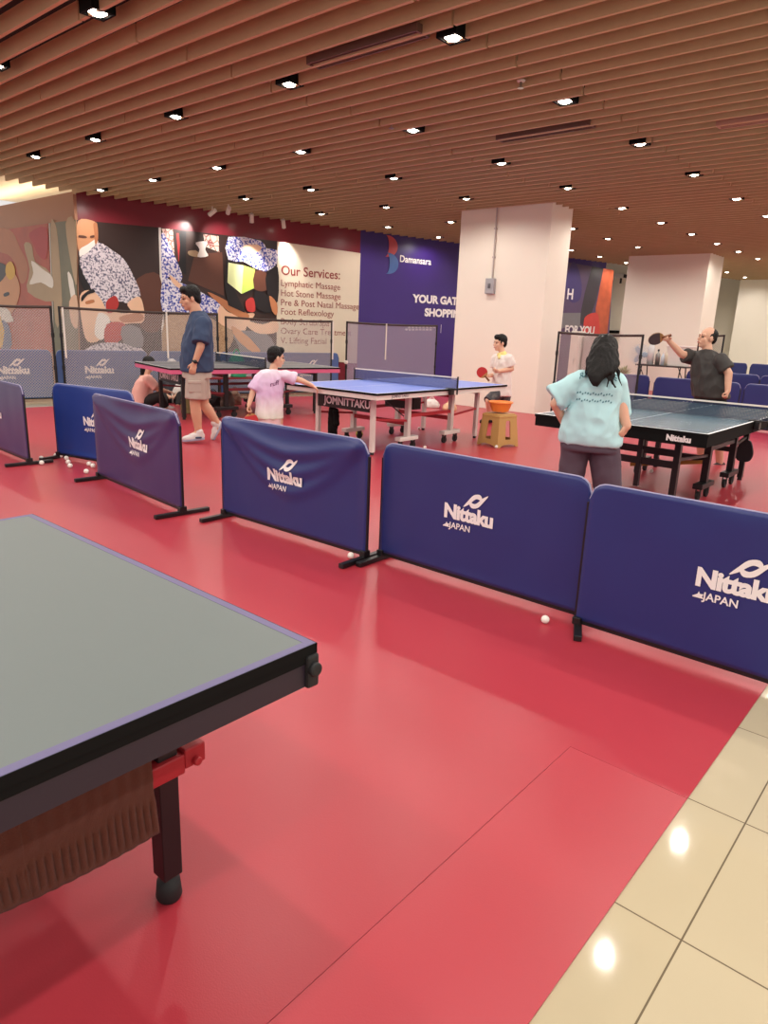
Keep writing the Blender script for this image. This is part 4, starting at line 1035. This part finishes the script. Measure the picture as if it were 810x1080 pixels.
# ---- woman in pale blue tee, seen from behind
F = Figure(-2.17, 5.08); J = F.J; fw = F.dirn(.12, 1, 0); sd = F.dirn(1, -.12, 0)
hc = J(637.6, 371.5, .06)
F.head(hc, F.dirn(.15, .98, -.12), .235)
F.skin.chain([J(636, 393, -.0), J(637.5, 381, .03)], [.06, .055])
F.skin.loft([(J(621, 470), .17, .12), (J(622, 455), .165, .115), (J(626, 430), .155, .11), (J(631, 408), .155, .10), (J(634, 397), .12, .07)], sd, fw)
s1, e1, w1 = J(611, 402, .0), J(586, 426, -.04), J(594.5, 445, .06)
F.skin.chain([s1, e1, w1], [.05, .042, .03]); F.hand(w1, J(602, 450, .10)-w1, F.dirn(.2, -.3, -1), .5, 1, .9)
s2, e2, w2 = J(651, 404, .0), J(657.5, 438, -.02), J(661, 449.5, -.04)
F.skin.chain([s2, e2, w2], [.05, .042, .032]); F.hand(w2, J(655.5, 458, -.06)-w2, F.dirn(-.6, .5, .2), .8, 1, .95)
for p0, p1, p2 in ((J(607, 474), J(599.5, 525), J(598, 572)), (J(637, 474), J(642, 525), J(645, 572))): F.skin.chain([p0, p1, p2], [.10, .065, .04])
F.skin.cap(J(598, 573), J(598, 575, .12), .035, .03); F.skin.cap(J(645, 574), J(646, 577, .12), .035, .03)
wo = tag(F.skin.fuse('person', M_skin3, F.base, None, .006, 4), 'woman with long black hair in pale blue tee seen from behind', 'person')
F.face(wo)
c, f, r, up, k = F.hf; b = Blob()
b.ell(F.P(0, -.016, .03), (.092, .108, .100), r, f); b.ell(F.P(0, -.040, -.02), (.098, .090, .125), r, f)
b.loft([(J(637.5, 360, .0), .05, .04), (J(637.3, 366, -.02), .088, .075), (J(637, 374, -.055), .103, .070), (J(636.5, 383, -.10), .114, .062), (J(634, 391, -.14), .10, .045), (J(629.5, 396, -.165), .066, .034), (J(628.5, 402, -.18), .045, .024), (J(627.5, 407, -.185), .018, .012)], sd, fw, e=2.)
b.chain([J(626, 388, -.12), J(623.5, 395, -.155), J(626.5, 401, -.17), J(630, 407, -.185)], [.03, .022, .016, .007])
b.chain([J(643, 388, -.12), J(646.5, 396, -.155), J(644.5, 401, -.165), J(649, 408.5, -.165)], [.028, .014, .009, .004])
b.chain([J(647, 384, -.08), J(652, 392, -.11), J(652.5, 399, -.12), J(656, 407, -.115)], [.022, .010, .007, .004])
b.chain([J(640, 390, -.13), J(642, 401, -.175), J(640, 408, -.18)], [.02, .008, .004])
b.chain([J(622.5, 380, -.06), J(621, 388, -.08), J(618.5, 394, -.09)], [.03, .018, .007])
hr = b.fuse('hair', M_hair, F.base, wo, .006, 7, wr=.006, ws=26, stretch=.25)
M_ltee = mat('pale blue cotton', '#b4dbdf', .85)
tee = sleeve_tee(F, [(J(622.5, 467), .225, .162), (J(622.5, 463), .228, .166), (J(622.5, 456), .225, .166), (J(624.5, 445), .208, .155), (J(628, 425), .175, .138), (J(631.5, 408), .172, .122), (J(634, 399), .145, .098), (J(635.5, 393.5), .085, .07)], sd, fw,
    [(J(614, 402.5), J(584.5, 420, -.03), .078, .100), (J(649.5, 404.5), J(654.5, 438, .03), .074, .066)], 'tee_shirt', M_ltee, wo, .014, 8, 4., .8)
g = G(); ct = J(630, 402.5, -.172)-F.base; ru = F.dirn(1, -.12)
def arc(x, z): return ct+ru*x+V((0, 0, z+.045-2.2*x*x))+F.d*(.02*x-(.0+z)*.0)
put_text(g, 'RAINTREE', .058, arc, .001, 1.05)
for k_, zz in enumerate((-.10, -.15)):
    for i in range(14):
        x0 = -.14+i*.019; z1 = zz+.006*math.sin(i*2.3)
        g.add([tuple(ct+ru*(x0+q)+V((0, 0, z1+w_))-F.d*(.012)) for q, w_ in ((0, 0), (.012, .003), (.011, .016), (.002, .011))], [(0, 1, 2, 3)])
conform(g, tee, F.d, F.base); g.build('shirt_print', mat('faded teal print', '#4e7f8c', .7), tee)
b = Blob(); b.loft([(J(621, 460), .195, .14), (J(622, 472), .22, .155), (J(622, 474.5), .21, .15)], sd, fw)
b.cone(J(606.5, 474), J(598.5, 528), .108, .085); b.cone(J(637.5, 474), J(641.5, 528), .116, .10); b.cone(J(599, 526), J(598, 568), .086, .075); b.cone(J(642, 526), J(645, 568), .094, .075)
b.fuse('trousers', mat('dark mauve cotton', '#51424f', .8), F.base, wo, .010, 5, .006, 7)
for u in (598, 645): F.shoe(J(u, 576, -.06), J(u+1, 579, .18), M_sneak, M_sole, wo, .95)

# ---- man in black tee, stretching his paddle out to the left
F = Figure(-2.74, 8.98); J = F.J; fw = F.dirn(-.55, -.83); sd = F.dirn(.84, -.54)
F.head(J(746, 356.5), F.dirn(-.86, -.5, .12), .25, lip='#a5584f')
F.skin.chain([J(746.5, 374), J(745.5, 364)], [.06, .056])
F.skin.loft([(J(749, 424), .16, .12), (J(748.5, 408), .165, .12), (J(747, 392), .185, .125), (J(746.5, 379), .165, .09)], sd, fw)
s1, e1, w1 = J(730, 377, .12), J(719, 373.5, -.02), J(705.5, 359.5, -.14)
F.skin.chain([s1, e1, w1], [.052, .045, .030]); F.hand(w1, J(701.5, 354, -.2)-w1, F.dirn(-.3, -.9, -.1), 1.15, 1, .95)
s2, e2, w2 = J(760.5, 380, -.16), J(768.5, 394, -.18), J(767.5, 412, -.22)
F.skin.chain([s2, e2, w2], [.052, .045, .032]); F.hand(w2, J(766, 420, -.25)-w2, F.dirn(-.8, .2), 1.3, -1, .95)
for p0, p1, p2 in ((J(743, 425, .05), J(738, 455, -.02), J(740, 487, .08)), (J(755, 425, -.05), J(758, 455, -.12), J(759, 490, -.02))): F.skin.chain([p0, p1, p2], [.10, .062, .04])
for (u, v, b_) in ((740, 489, .08), (759, 492, -.02)): F.skin.cap(J(u, v, b_), J(u-6, v+1.5, b_-.05), .036, .03)
mr_ = tag(F.skin.fuse('person', M_skin3, F.base, None, .006, 4), 'man in black tee stretching a dark paddle across the slate table', 'person')
F.face(mr_)
c, f, r, up, k = F.hf; b = Blob(); P = F.P
b.ell(P(0, -.042, .04), (.081, .072, .074), r, f); b.ell(P(0, -.066, -.004), (.068, .040, .060), r, f)
for q in (-1, 1): b.ell(P(q*.068, -.016, .018), (.013, .035, .036), r, f)
b.fuse('hair', M_hair, F.base, mr_, .006, 3, wr=.002, ws=40)
sleeve_tee(F, [(J(749, 419), .215, .16), (J(748.8, 408), .215, .158), (J(747.5, 394), .21, .15), (J(746.5, 383), .19, .125), (J(746, 376), .165, .095), (J(745.7, 371.5), .105, .075), (J(745.6, 369), .07, .066)], sd, fw,
    [(lerp(J(738, 380), s1, .85), lerp(s1, e1, .66), .076, .084), (lerp(J(754, 382), s2, .9), lerp(s2, e2, .7), .078, .086)], 'tee_shirt', mat('charcoal cotton', '#35312f', .7), mr_, .013, 9, 2.)
b = Blob(); b.loft([(J(749, 412), .18, .135), (J(749, 426), .19, .145)], sd, fw); b.cone(J(743, 424, .05), J(739, 450, 0), .115, .11); b.cone(J(755, 424, -.05), J(757.5, 450, -.1), .115, .11)
b.fuse('shorts', mat('black shorts cotton', '#1e1c1e', .8), F.base, mr_, .009, 4, .004, 8)
for (u, v, b_) in ((740, 489, .08), (759, 492, -.02)): F.shoe(J(u+5, v+2.5, b_+.03), J(u-11, v+3.5, b_-.09), M_dshoe, M_blackm, mr_)
pc = J(703.5, 354.5, -.21); paddle(pc, J(690, 357.8, -.24)-pc, F.dirn(.05, -.75, -.62), 'dark paddle in the outstretched hand of man in black', M_brub, M_brub, .085)

# ---- person in pink sitting on the floor behind the pink-edged table
F = Figure(-10.72, 6.5); J = F.J; fw = F.dirn(.9, -.3); sd = F.dirn(.3, .9)
F.head(J(157.5, 384), F.dirn(.9, -.25, -.35), .24)
F.skin.chain([J(154.5, 396), J(156, 389)], [.055, .05])
F.skin.loft([(J(150, 424), .16, .12), (J(150.5, 411), .16, .12), (J(153, 399), .15, .09)], sd, fw)
for b_ in (-.14, .16): 
    F.skin.chain([J(156, 400, b_), J(166, 410, b_*1.2), J(177, 413, b_*.7)], [.05, .042, .03]); F.hand(J(177, 413, b_*.7), F.dirn(1, 0, -.1), F.dirn(0, 0, -1), .6, 1 if b_ < 0 else -1, .9)
    F.skin.chain([J(151, 425, b_*.6), J(167, 417, b_*1.3), J(175, 430, b_)], [.09, .065, .045]); F.skin.cap(J(175, 430, b_), J(181, 430.5, b_), .036, .03)
sp_ = tag(F.skin.fuse('person', M_skin2, F.base, None, .007, 4), 'person in pink top and black trousers sitting on the floor behind table', 'person')
F.face(sp_)
b = Blob(); P = F.P; c, f, r, up, k = F.hf; b.ell(P(0, -.02, .04), (.095, .105, .09), r, f); b.ell(P(0, -.06, -.04), (.09, .06, .1), r, f); b.cap(J(151, 390), J(150, 404), .05, .02); b.fuse('hair', M_hair, F.base, sp_, .008, 3)
sleeve_tee(F, [(J(149.5, 424), .20, .16), (J(150.5, 410), .19, .15), (J(153, 401), .18, .12), (J(154.5, 396), .11, .08)], sd, fw,
    [(J(156, 400, -.14), J(165, 409, -.17), .08, .075), (J(156, 400, .16), J(165, 409, .19), .08, .075)], 'top', mat('salmon pink cotton', '#e8b3a6', .85), sp_, .008, 7)
b = Blob(); b.loft([(J(150, 430), .2, .15), (J(150, 422), .19, .14)], sd, fw)
for b_ in (-.14, .16): b.cone(J(151, 425, b_*.6), J(168, 418, b_*1.3), .11, .085); b.sphere_at(J(168, 418, b_*1.3), .085); b.cone(J(168, 418, b_*1.3), J(175, 429, b_), .085, .06)
b.fuse('trousers', mat('black trouser cotton', '#1d181a', .8), F.base, sp_, .01, 4)
for b_ in (-.14, .16): F.shoe(J(173, 432, b_), J(184, 432.3, b_), M_sneak, M_sole, sp_, .95)
b = Blob()
for b_ in (-.10,): b.chain([J(149.5, 421, -.175), J(150.5, 408, -.17), J(154, 398, -.12), J(158, 402, -.17)], [.018, .018, .018, .018])
b.fuse('strap', M_black, F.base, sp_, .006, 2)

# ---- person in a grey knit cap sitting low behind the pink-edged table
F = Figure(-10.95, 7.7); J = F.J; fw = F.dirn(.2, -.95); sd = F.dirn(.95, .2)
F.head(J(181.5, 386.5), F.dirn(.1, -.95, -.3), .24)
F.skin.chain([J(181, 399), J(181.3, 392)], [.055, .05])
F.skin.loft([(J(181, 428), .16, .12), (J(181, 414), .16, .12), (J(181, 401), .15, .09)], sd, fw)
for q in (-1, 1):
    F.skin.chain([J(181+q*9, 404), J(181+q*12, 415, -.08), J(181+q*5, 417, -.22)], [.05, .042, .03]); F.hand(J(181+q*5, 417, -.22), F.dirn(-q*.5, -.8), F.dirn(0, 0, -1), .6, q, .9)
    F.skin.chain([J(181+q*5, 427), J(181+q*10, 417, -.3), J(181+q*7, 428, -.45)], [.09, .065, .045])
cp = tag(F.skin.fuse('person', M_skin2, F.base, None, .007, 4), 'person in grey knit cap peeking above the pink edged table', 'person')
F.face(cp); c, f, r, up, k = F.hf; b = Blob(); P = F.P
b.ell(P(0, -.012, .05), (.092, .106, .085), r, f); b.fuse('knit_cap', mat('grey wool', '#a7a0a0', .9, bump=.6, bscale=120), F.base, cp, .007, 3)
sleeve_tee(F, [(J(181, 428), .19, .15), (J(181, 412), .18, .14), (J(181, 403), .17, .11), (J(181.3, 399), .10, .08)], sd, fw, [(J(172, 405), J(169.5, 414, -.07), .075, .07), (J(190, 405), J(192.5, 414, -.07), .075, .07)], 'jacket', mat('charcoal jacket', '#3a3a40', .85), cp)
b = Blob(); b.loft([(J(181, 430), .19, .14), (J(181, 424), .18, .13)], sd, fw)
for q in (-1, 1): b.cone(J(181+q*5, 427), J(181+q*10, 417.5, -.3), .105, .085); b.sphere_at(J(181+q*10, 417.5, -.3), .085); b.cone(J(181+q*10, 417.5, -.3), J(181+q*7, 428, -.45), .085, .06)
b.fuse('trousers', MATS['black trouser cotton'], F.base, cp, .01, 4)

# ================================================================== BAGS AND BITS UNDER THE TABLES
def bag(name, u, v, dims, m, label, cat='bag', seed=0, depth=None, z0=None, strap=None):
    q = on_z(u, v, .0) if depth is None else depth; b = Blob(); w, d, h = dims; qz = (0.004 if z0 is None else z0)
    dd = V((q.x, q.y, 0)).normalized(); aa = V((dd.y, -dd.x, 0)); base = V((q.x, q.y, qz))
    b.loft([(base+V((0, 0, .004)), w*.5, d*.5), (base+V((0, 0, h*.35)), w*.52, d*.52), (base+V((0, 0, h*.75)), w*.42, d*.4), (base+V((0, 0, h*.97)), w*.22, d*.15)], aa, dd, e=2.6)
    o = b.fuse(name, m, base, None, .012, 4, min(dims)*.07, 9, seed); tag(o, label, cat)
    for v_ in o.data.vertices: v_.co.z = max(v_.co.z, 0)
    g = G(); pts = [aa*(w*.18*math.cos(t))+V((0, 0, h*.9+h*.35*math.sin(t))) for t in [PI*i/8 for i in range(9)]]
    g.tube(pts, .008, 6); g.build('handle', strap or m, o)
    return o
M_khaki = mat('khaki canvas', '#8d7c52', .9); M_wbag = mat('white carrier bag', '#ddd5cf', .5); M_kbag = mat('black nylon', '#1f1e22', .6)
bag('carrier_bag', 190, 425, (.30, .2, .34), M_wbag, 'white carrier bag on the floor beside the person in pink', seed=1)
bag('tote_bag', 200, 436, (.26, .16, .38), M_khaki, 'khaki cloth bag slumped on floor behind the man in navy', seed=2)
bag('backpack', 225, 429, (.34, .22, .24), M_kbag, 'black backpack lying under the pink edged table', 'bag', seed=3)
bag('sports_bag', 240, 431, (.22, .18, .30), mat('taupe nylon', '#6d5b52', .7), 'taupe bag beside the black backpack under the table', seed=4)
bag('carrier_bag', 248, 427, (.22, .18, .26), mat('brown carrier bag', '#8a6a58', .6), 'small brown bag right of the taupe bag under the table', seed=5)
# low red bench behind the table with things on it
q = on_net(239, 410, -.55)
t = empty('low_bench', (q.x, q.y, .004), 'low dark red bench behind the pink edged table', 'bench', None, NR)
M_bench = mat('dark red bench paint', '#7d1f2a', .5)
g = G(); g.box(-.8, .8, -.14, .14, .40, .43); g.build('seat', M_bench, t)
for x in (-.7, .7):
    g = G(); g.box(x-.02, x+.02, -.12, .12, .0, .40); g.build('leg', M_bench, t)
qq = on_net(236, 402, -.5); bag('carrier_bag', 0, 0, (.26, .16, .24), M_wbag, 'crumpled white bag standing on the dark red bench', seed=6, depth=qq, z0=.436)
qq = on_net(250, 402, -.52); bag('carrier_bag', 0, 0, (.34, .18, .42), mat('green plastic bag', '#2f9c70', .5), 'green plastic bag showing above the pink edged table', seed=7, depth=qq, z0=.436)
# cardboard box by the seated person
q = on_z(143, 424); dd = V((q.x, q.y, 0)).normalized()
g = G(); g.box(-.13, .13, -.10, .10, 0, .46); bx = g.build('cardboard_box', mat('tan cardboard', '#b48658', .85), loc=(q.x-.05, q.y+.25, .004), rotz=-.6, bevel=.006); tag(bx, 'tan cardboard box left of the person in pink', 'box')
g = G(); g.box(-.13, .13, -.02, .02, .46, .463); g.build('tape', mat('brown tape', '#8f6a42', .4), bx)
# jacket hung on the leg rail of the blue table
b = Blob(); yj = yb+.27; xj = xb-1.02
b.loft([(V((xj, yj+.06, .10)), .06, .03), (V((xj+.01, yj+.06, .25)), .075, .035), (V((xj, yj+.06, .49)), .05, .035)], V((1, 0, 0)), V((0, 1, 0)))
b.cap(V((xj+.07, yj+.05, .46)), V((xj+.085, yj+.05, .30)), .035, .03)
o = tag(b.fuse('jacket', M_blackm, V((xj, yj+.06, .10)), None, .008, 4, .008, 9), 'black jacket hanging under the white end of the blue table', 'jacket')
# small case hung at the slate table
q = on_y(786, 473, yr+2.45); g = G()
out = [(-.03, .09), (.03, .09), (.06, .05), (.085, -.04), (.075, -.11), (.04, -.14), (-.04, -.14), (-.075, -.11), (-.085, -.04), (-.06, .05)]
g.prism(cr_line(out, 4), [], .035, Matrix.Translation((0, -.017, 0))); o = g.build('paddle_case', M_kbag, loc=(q.x, q.y, q.z), bevel=.008); tag(o, 'black paddle case hanging beyond the frame of slate table', 'case')
g = G(); g.tube([V((0, 0, .07)), V((-.01, 0, .17)), V((-.05, 0, .22))], .008, 6); g.build('strap', M_kbag, o)
# long low items on floor beside the pillar foot
q = on_z(455, 428); g = G()
bag('carrier_bag', 455, 430, (.30, .2, .16), M_wbag, 'white bag on the floor left of the big pillar', seed=8)
bag('carrier_bag', 474, 433, (.26, .2, .14), mat('peach carrier bag', '#e0b590', .6), 'peach bag on the floor left of the big pillar', seed=9)

# ================================================================== FAR CORNER: side table with bottles, fan, stand
yt = 18.9; p0, p1 = on_y(674, 384, yt), on_y(727, 387, yt); zt = .74; xm = (p0.x+p1.x)/2; wt = p1.x-p0.x
t = empty('folding_table', (xm, yt, .004), 'narrow dark folding table with bottles before the second pillar', 'table')
M_tt = mat('dark tabletop laminate', '#3b3634', .5)
zt = (p0.z+p1.z)/2
g = G(); g.box(-wt/2, wt/2, -.25, .25, zt-.035, zt); g.build('tabletop', M_tt, t)
for x in (-wt/2+.15, wt/2-.15):
    for s in (-1, 1):
        g = G(); g.bar((x, s*.2, zt-.03), (x+.05*s, s*.22, 0), .025); g.build('leg', M_black, t)
    g = G(); g.bar((x, -.2, .25), (x, .2, .25), .02); g.build('cross_bar', M_black, t)
    g = G(); g.bar((x-.12, 0, zt-.04), (x, 0, zt-.3), .018); g.build('brace', M_black, t)
def bottle(u, v, h, r, m, label, capm=None):
    q = on_y(u, v, yt-.08); b = empty('bottle', (q.x, q.y, zt+.006), label, 'bottle')
    g = G(); g.lathe([(0, 0), (r, .0), (r, h*.62), (r*.85, h*.7), (r*.36, h*.8), (r*.36, h*.9), (0, h*.9)], n=20); g.build('body', m, b, smooth=True)
    g = G(); g.cyl((0, 0, h*.88), (0, 0, h), r*.42); g.build('cap', capm or M_white, b)
M_pet = mat('pale clear bottle', '#d9dcdc', .15, spec=.6); M_bw = mat('blue white bottle', '#c9d4de', .3)
bottle(685.5, 382, .68, .085, M_pet, 'tallest clear bottle at the left on the folding table', mat('grey blue cap', '#8f9aa8', .5))
bottle(693, 383, .40, .06, mat('grey steel flask', '#8f8d8a', .35, metal=.6), 'grey steel flask between bottles on folding table', M_black)
bottle(698.5, 383, .34, .05, M_bw, 'small pale blue bottle right of the steel flask'); bottle(702, 383, .42, .042, mat('cream bottle', '#d5cdb9', .4), 'slim cream bottle right of the small blue bottle')
q = on_y(716, 384, yt); t = empty('storage_box', (q.x, yt+.06, zt+.006), 'translucent white storage box at right end of folding table', 'box')
g = G(); g.lathe([(.0, 0), (.40, 0), (.46, .48), (0, .48)], n=4, M=Matrix.Diagonal((1, .5, 1, 1)) @ Matrix.Rotation(PI/4, 4, 'Z')); g.build('body', mat('milky plastic', '#ddd8d2', .3), t, bevel=.012)
g = G(); g.box(-.35, .35, -.18, .18, .48, .51); g.build('lid', mat('pale lid plastic', '#e8e4de', .35), t, bevel=.012)
# tray at left end
q = on_y(684, 383, yt); g = G(); g.box(-.28, .28, -.22, .22, .0, .012); o = g.build('serving_tray', M_black, loc=(q.x, yt-.0, zt+.004), bevel=.004); tag(o, 'black tray under the tall clear bottle on folding table', 'tray')
for v_ in o.data.vertices: v_.co.z *= .3
# standing fan behind the folding table's left end
q = on_y(675, 374, 19.6); t = empty('standing_fan', (q.x, 19.6, .004), 'pale blue grey standing fan left of the folding table', 'fan'); hz = q.z
M_fan = mat('pale blue grey plastic', '#c3ccd6', .4)
g = G(); g.lathe([(.0, 0), (.22, 0), (.22, .03), (.05, .06), (.0, .06)], n=28); g.build('base', M_fan, t, smooth=False)
g = G(); g.cyl((0, 0, .05), (0, 0, hz-.05), .02); g.build('pole', M_fan, t)
g = G()
for k_ in range(6): 
    rr = .05+.045*k_
    for yo in (-.07, .05): g.tube([(rr*math.cos(i*PI/14), yo, hz+rr*math.sin(i*PI/14)) for i in range(29)], .004, 5)
for i in range(24): a = i*PI/12; g.cyl((.04*math.cos(a), -.075, hz+.04*math.sin(a)), (.28*math.cos(a), -.02, hz+.28*math.sin(a)), .003, n=5)
g.build('guard', M_fan, t)
for k_ in range(3):
    a = k_*2*PI/3; g = G(); c0 = V((.13*math.cos(a), -.01, hz+.13*math.sin(a))); g.sphere((0, 0, 0), (.11, .012, .07), 14, 8)
    R = Matrix.Translation(c0) @ Matrix.Rotation(-a, 4, 'Y'); g.v = [tuple(R @ V(p)) for p in g.v]; g.build('blade', mat('translucent blue blade', '#9fb4c8', .3), t, smooth=True)
g = G(); g.cyl((0, .0, hz), (0, .16, hz), .06, .05); g.build('motor', M_fan, t)
# potted plants / boxes behind the woman's shoulder
q = on_y(657, 394, 18.2); t = empty('potted_plant', (q.x, 18.2, .004), 'low leafy pot plant right of the womans hair by the fan', 'plant')
zp = on_y(657, 392, 18.2).z
g = G(); g.lathe([(.0, 0), (.14, 0), (.2, .42), (.2, .46), (.0, .44)], n=24); g.build('pot', mat('terracotta', '#b97a4e', .7), t)
g = G(); rnd = random.Random(3)
for i in range(60):
    a = rnd.uniform(0, 2*PI); el_ = rnd.uniform(.2, 1.4); L = rnd.uniform(.18, .38); dv = V((math.cos(a)*math.cos(el_), math.sin(a)*math.cos(el_), math.sin(el_)))
    b0 = V((0, 0, .44)); tip = b0+dv*L; sdv = dv.cross(V((0, 0, 1))).normalized()*.035; mid = b0+dv*L*.55+V((0, 0, .02))
    g.add([tuple(b0), tuple(mid+sdv), tuple(tip-V((0, 0, .03))), tuple(mid-sdv), tuple(mid+V((0, 0, .006)))], [(0, 1, 4), (1, 2, 4), (2, 3, 4), (3, 0, 4)])
g.build('foliage', mat('olive leaf', '#8f9158', .6, var=.3, vscale=9), t)
q = on_y(663, 390, 18.5); g = G(); g.sphere((0, 0, 0), (.17, .17, .15), 24, 14)
zb = .55; o = g.build('ball', mat('orange leather', '#d08a3f', .6), loc=(q.x+.02, 18.6, .154), smooth=True); tag(o, 'orange ball on the floor by the potted plant', 'ball')
# white cupboard and grey locker by the mural, seen through the framed net
for (u0, u1, lb, hh, hx, yy) in ((598, 606, 'white narrow cupboard by the mural seen through framed net', 1.55, '#dcd5cc', 16.4), (612, 622, 'grey metal locker by the mural seen through framed net', 1.45, '#a89f9e', 16.6), (625, 640, 'white cabinet behind the head of the woman', 1.25, '#e3dcd4', 17.2)):
    a_, b_ = on_y(u0, 390, yy), on_y(u1, 390, yy); w_ = b_.x-a_.x; t = empty('cupboard', ((a_.x+b_.x)/2, yy+.2, .004), lb, 'cupboard'); m_ = mat('cupboard '+hx, hx, .5)
    g = G(); g.box(-w_/2, w_/2, -.17, .2, 0, hh); g.build('body', m_, t, bevel=.006)
    g = G(); g.box(-w_/2+.01, w_/2-.01, -.19, -.172, .06, hh-.02); d_ = g.build('door', m_, t, bevel=.004)
    g = G(); g.box(w_/2-.06, w_/2-.04, -.215, -.19, hh*.5, hh*.5+.12); g.build('handle', M_chrome, d_)
# small floodlight/camera on a bracket between the pillars
q = on_y(654, 291, 23.9); t = empty('security_camera', (q.x, 24.16, q.z), 'white and black camera on the cream wall between pillars', 'camera')
g = G(); g.box(-.04, .04, 0, .04, -.05, .05); g.bar((0, 0, 0), (0, -.16, -.0), .03); g.build('bracket', M_white, t)
g = G(); g.bar((-.26, -.2, .02), (.12, -.2, .0), .16, .15); g.build('body', M_white, t, bevel=.02)
g = G(); g.bar((.12, -.2, .0), (.30, -.2, -.03), .12, .11); g.cyl((.02, -.2, -.06), (.02, -.2, -.24), .035); g.build('lens_hood', M_black, t)
q = on_y(647, 350, 24.15); g = G(); g.box(-.2, .2, -.05, 0, -.05, .05); o = g.build('wall_plaque', M_blackm, loc=(q.x, 24.2, q.z), bevel=.008); tag(o, 'small black plaque low on the cream wall beyond mural', 'sign')
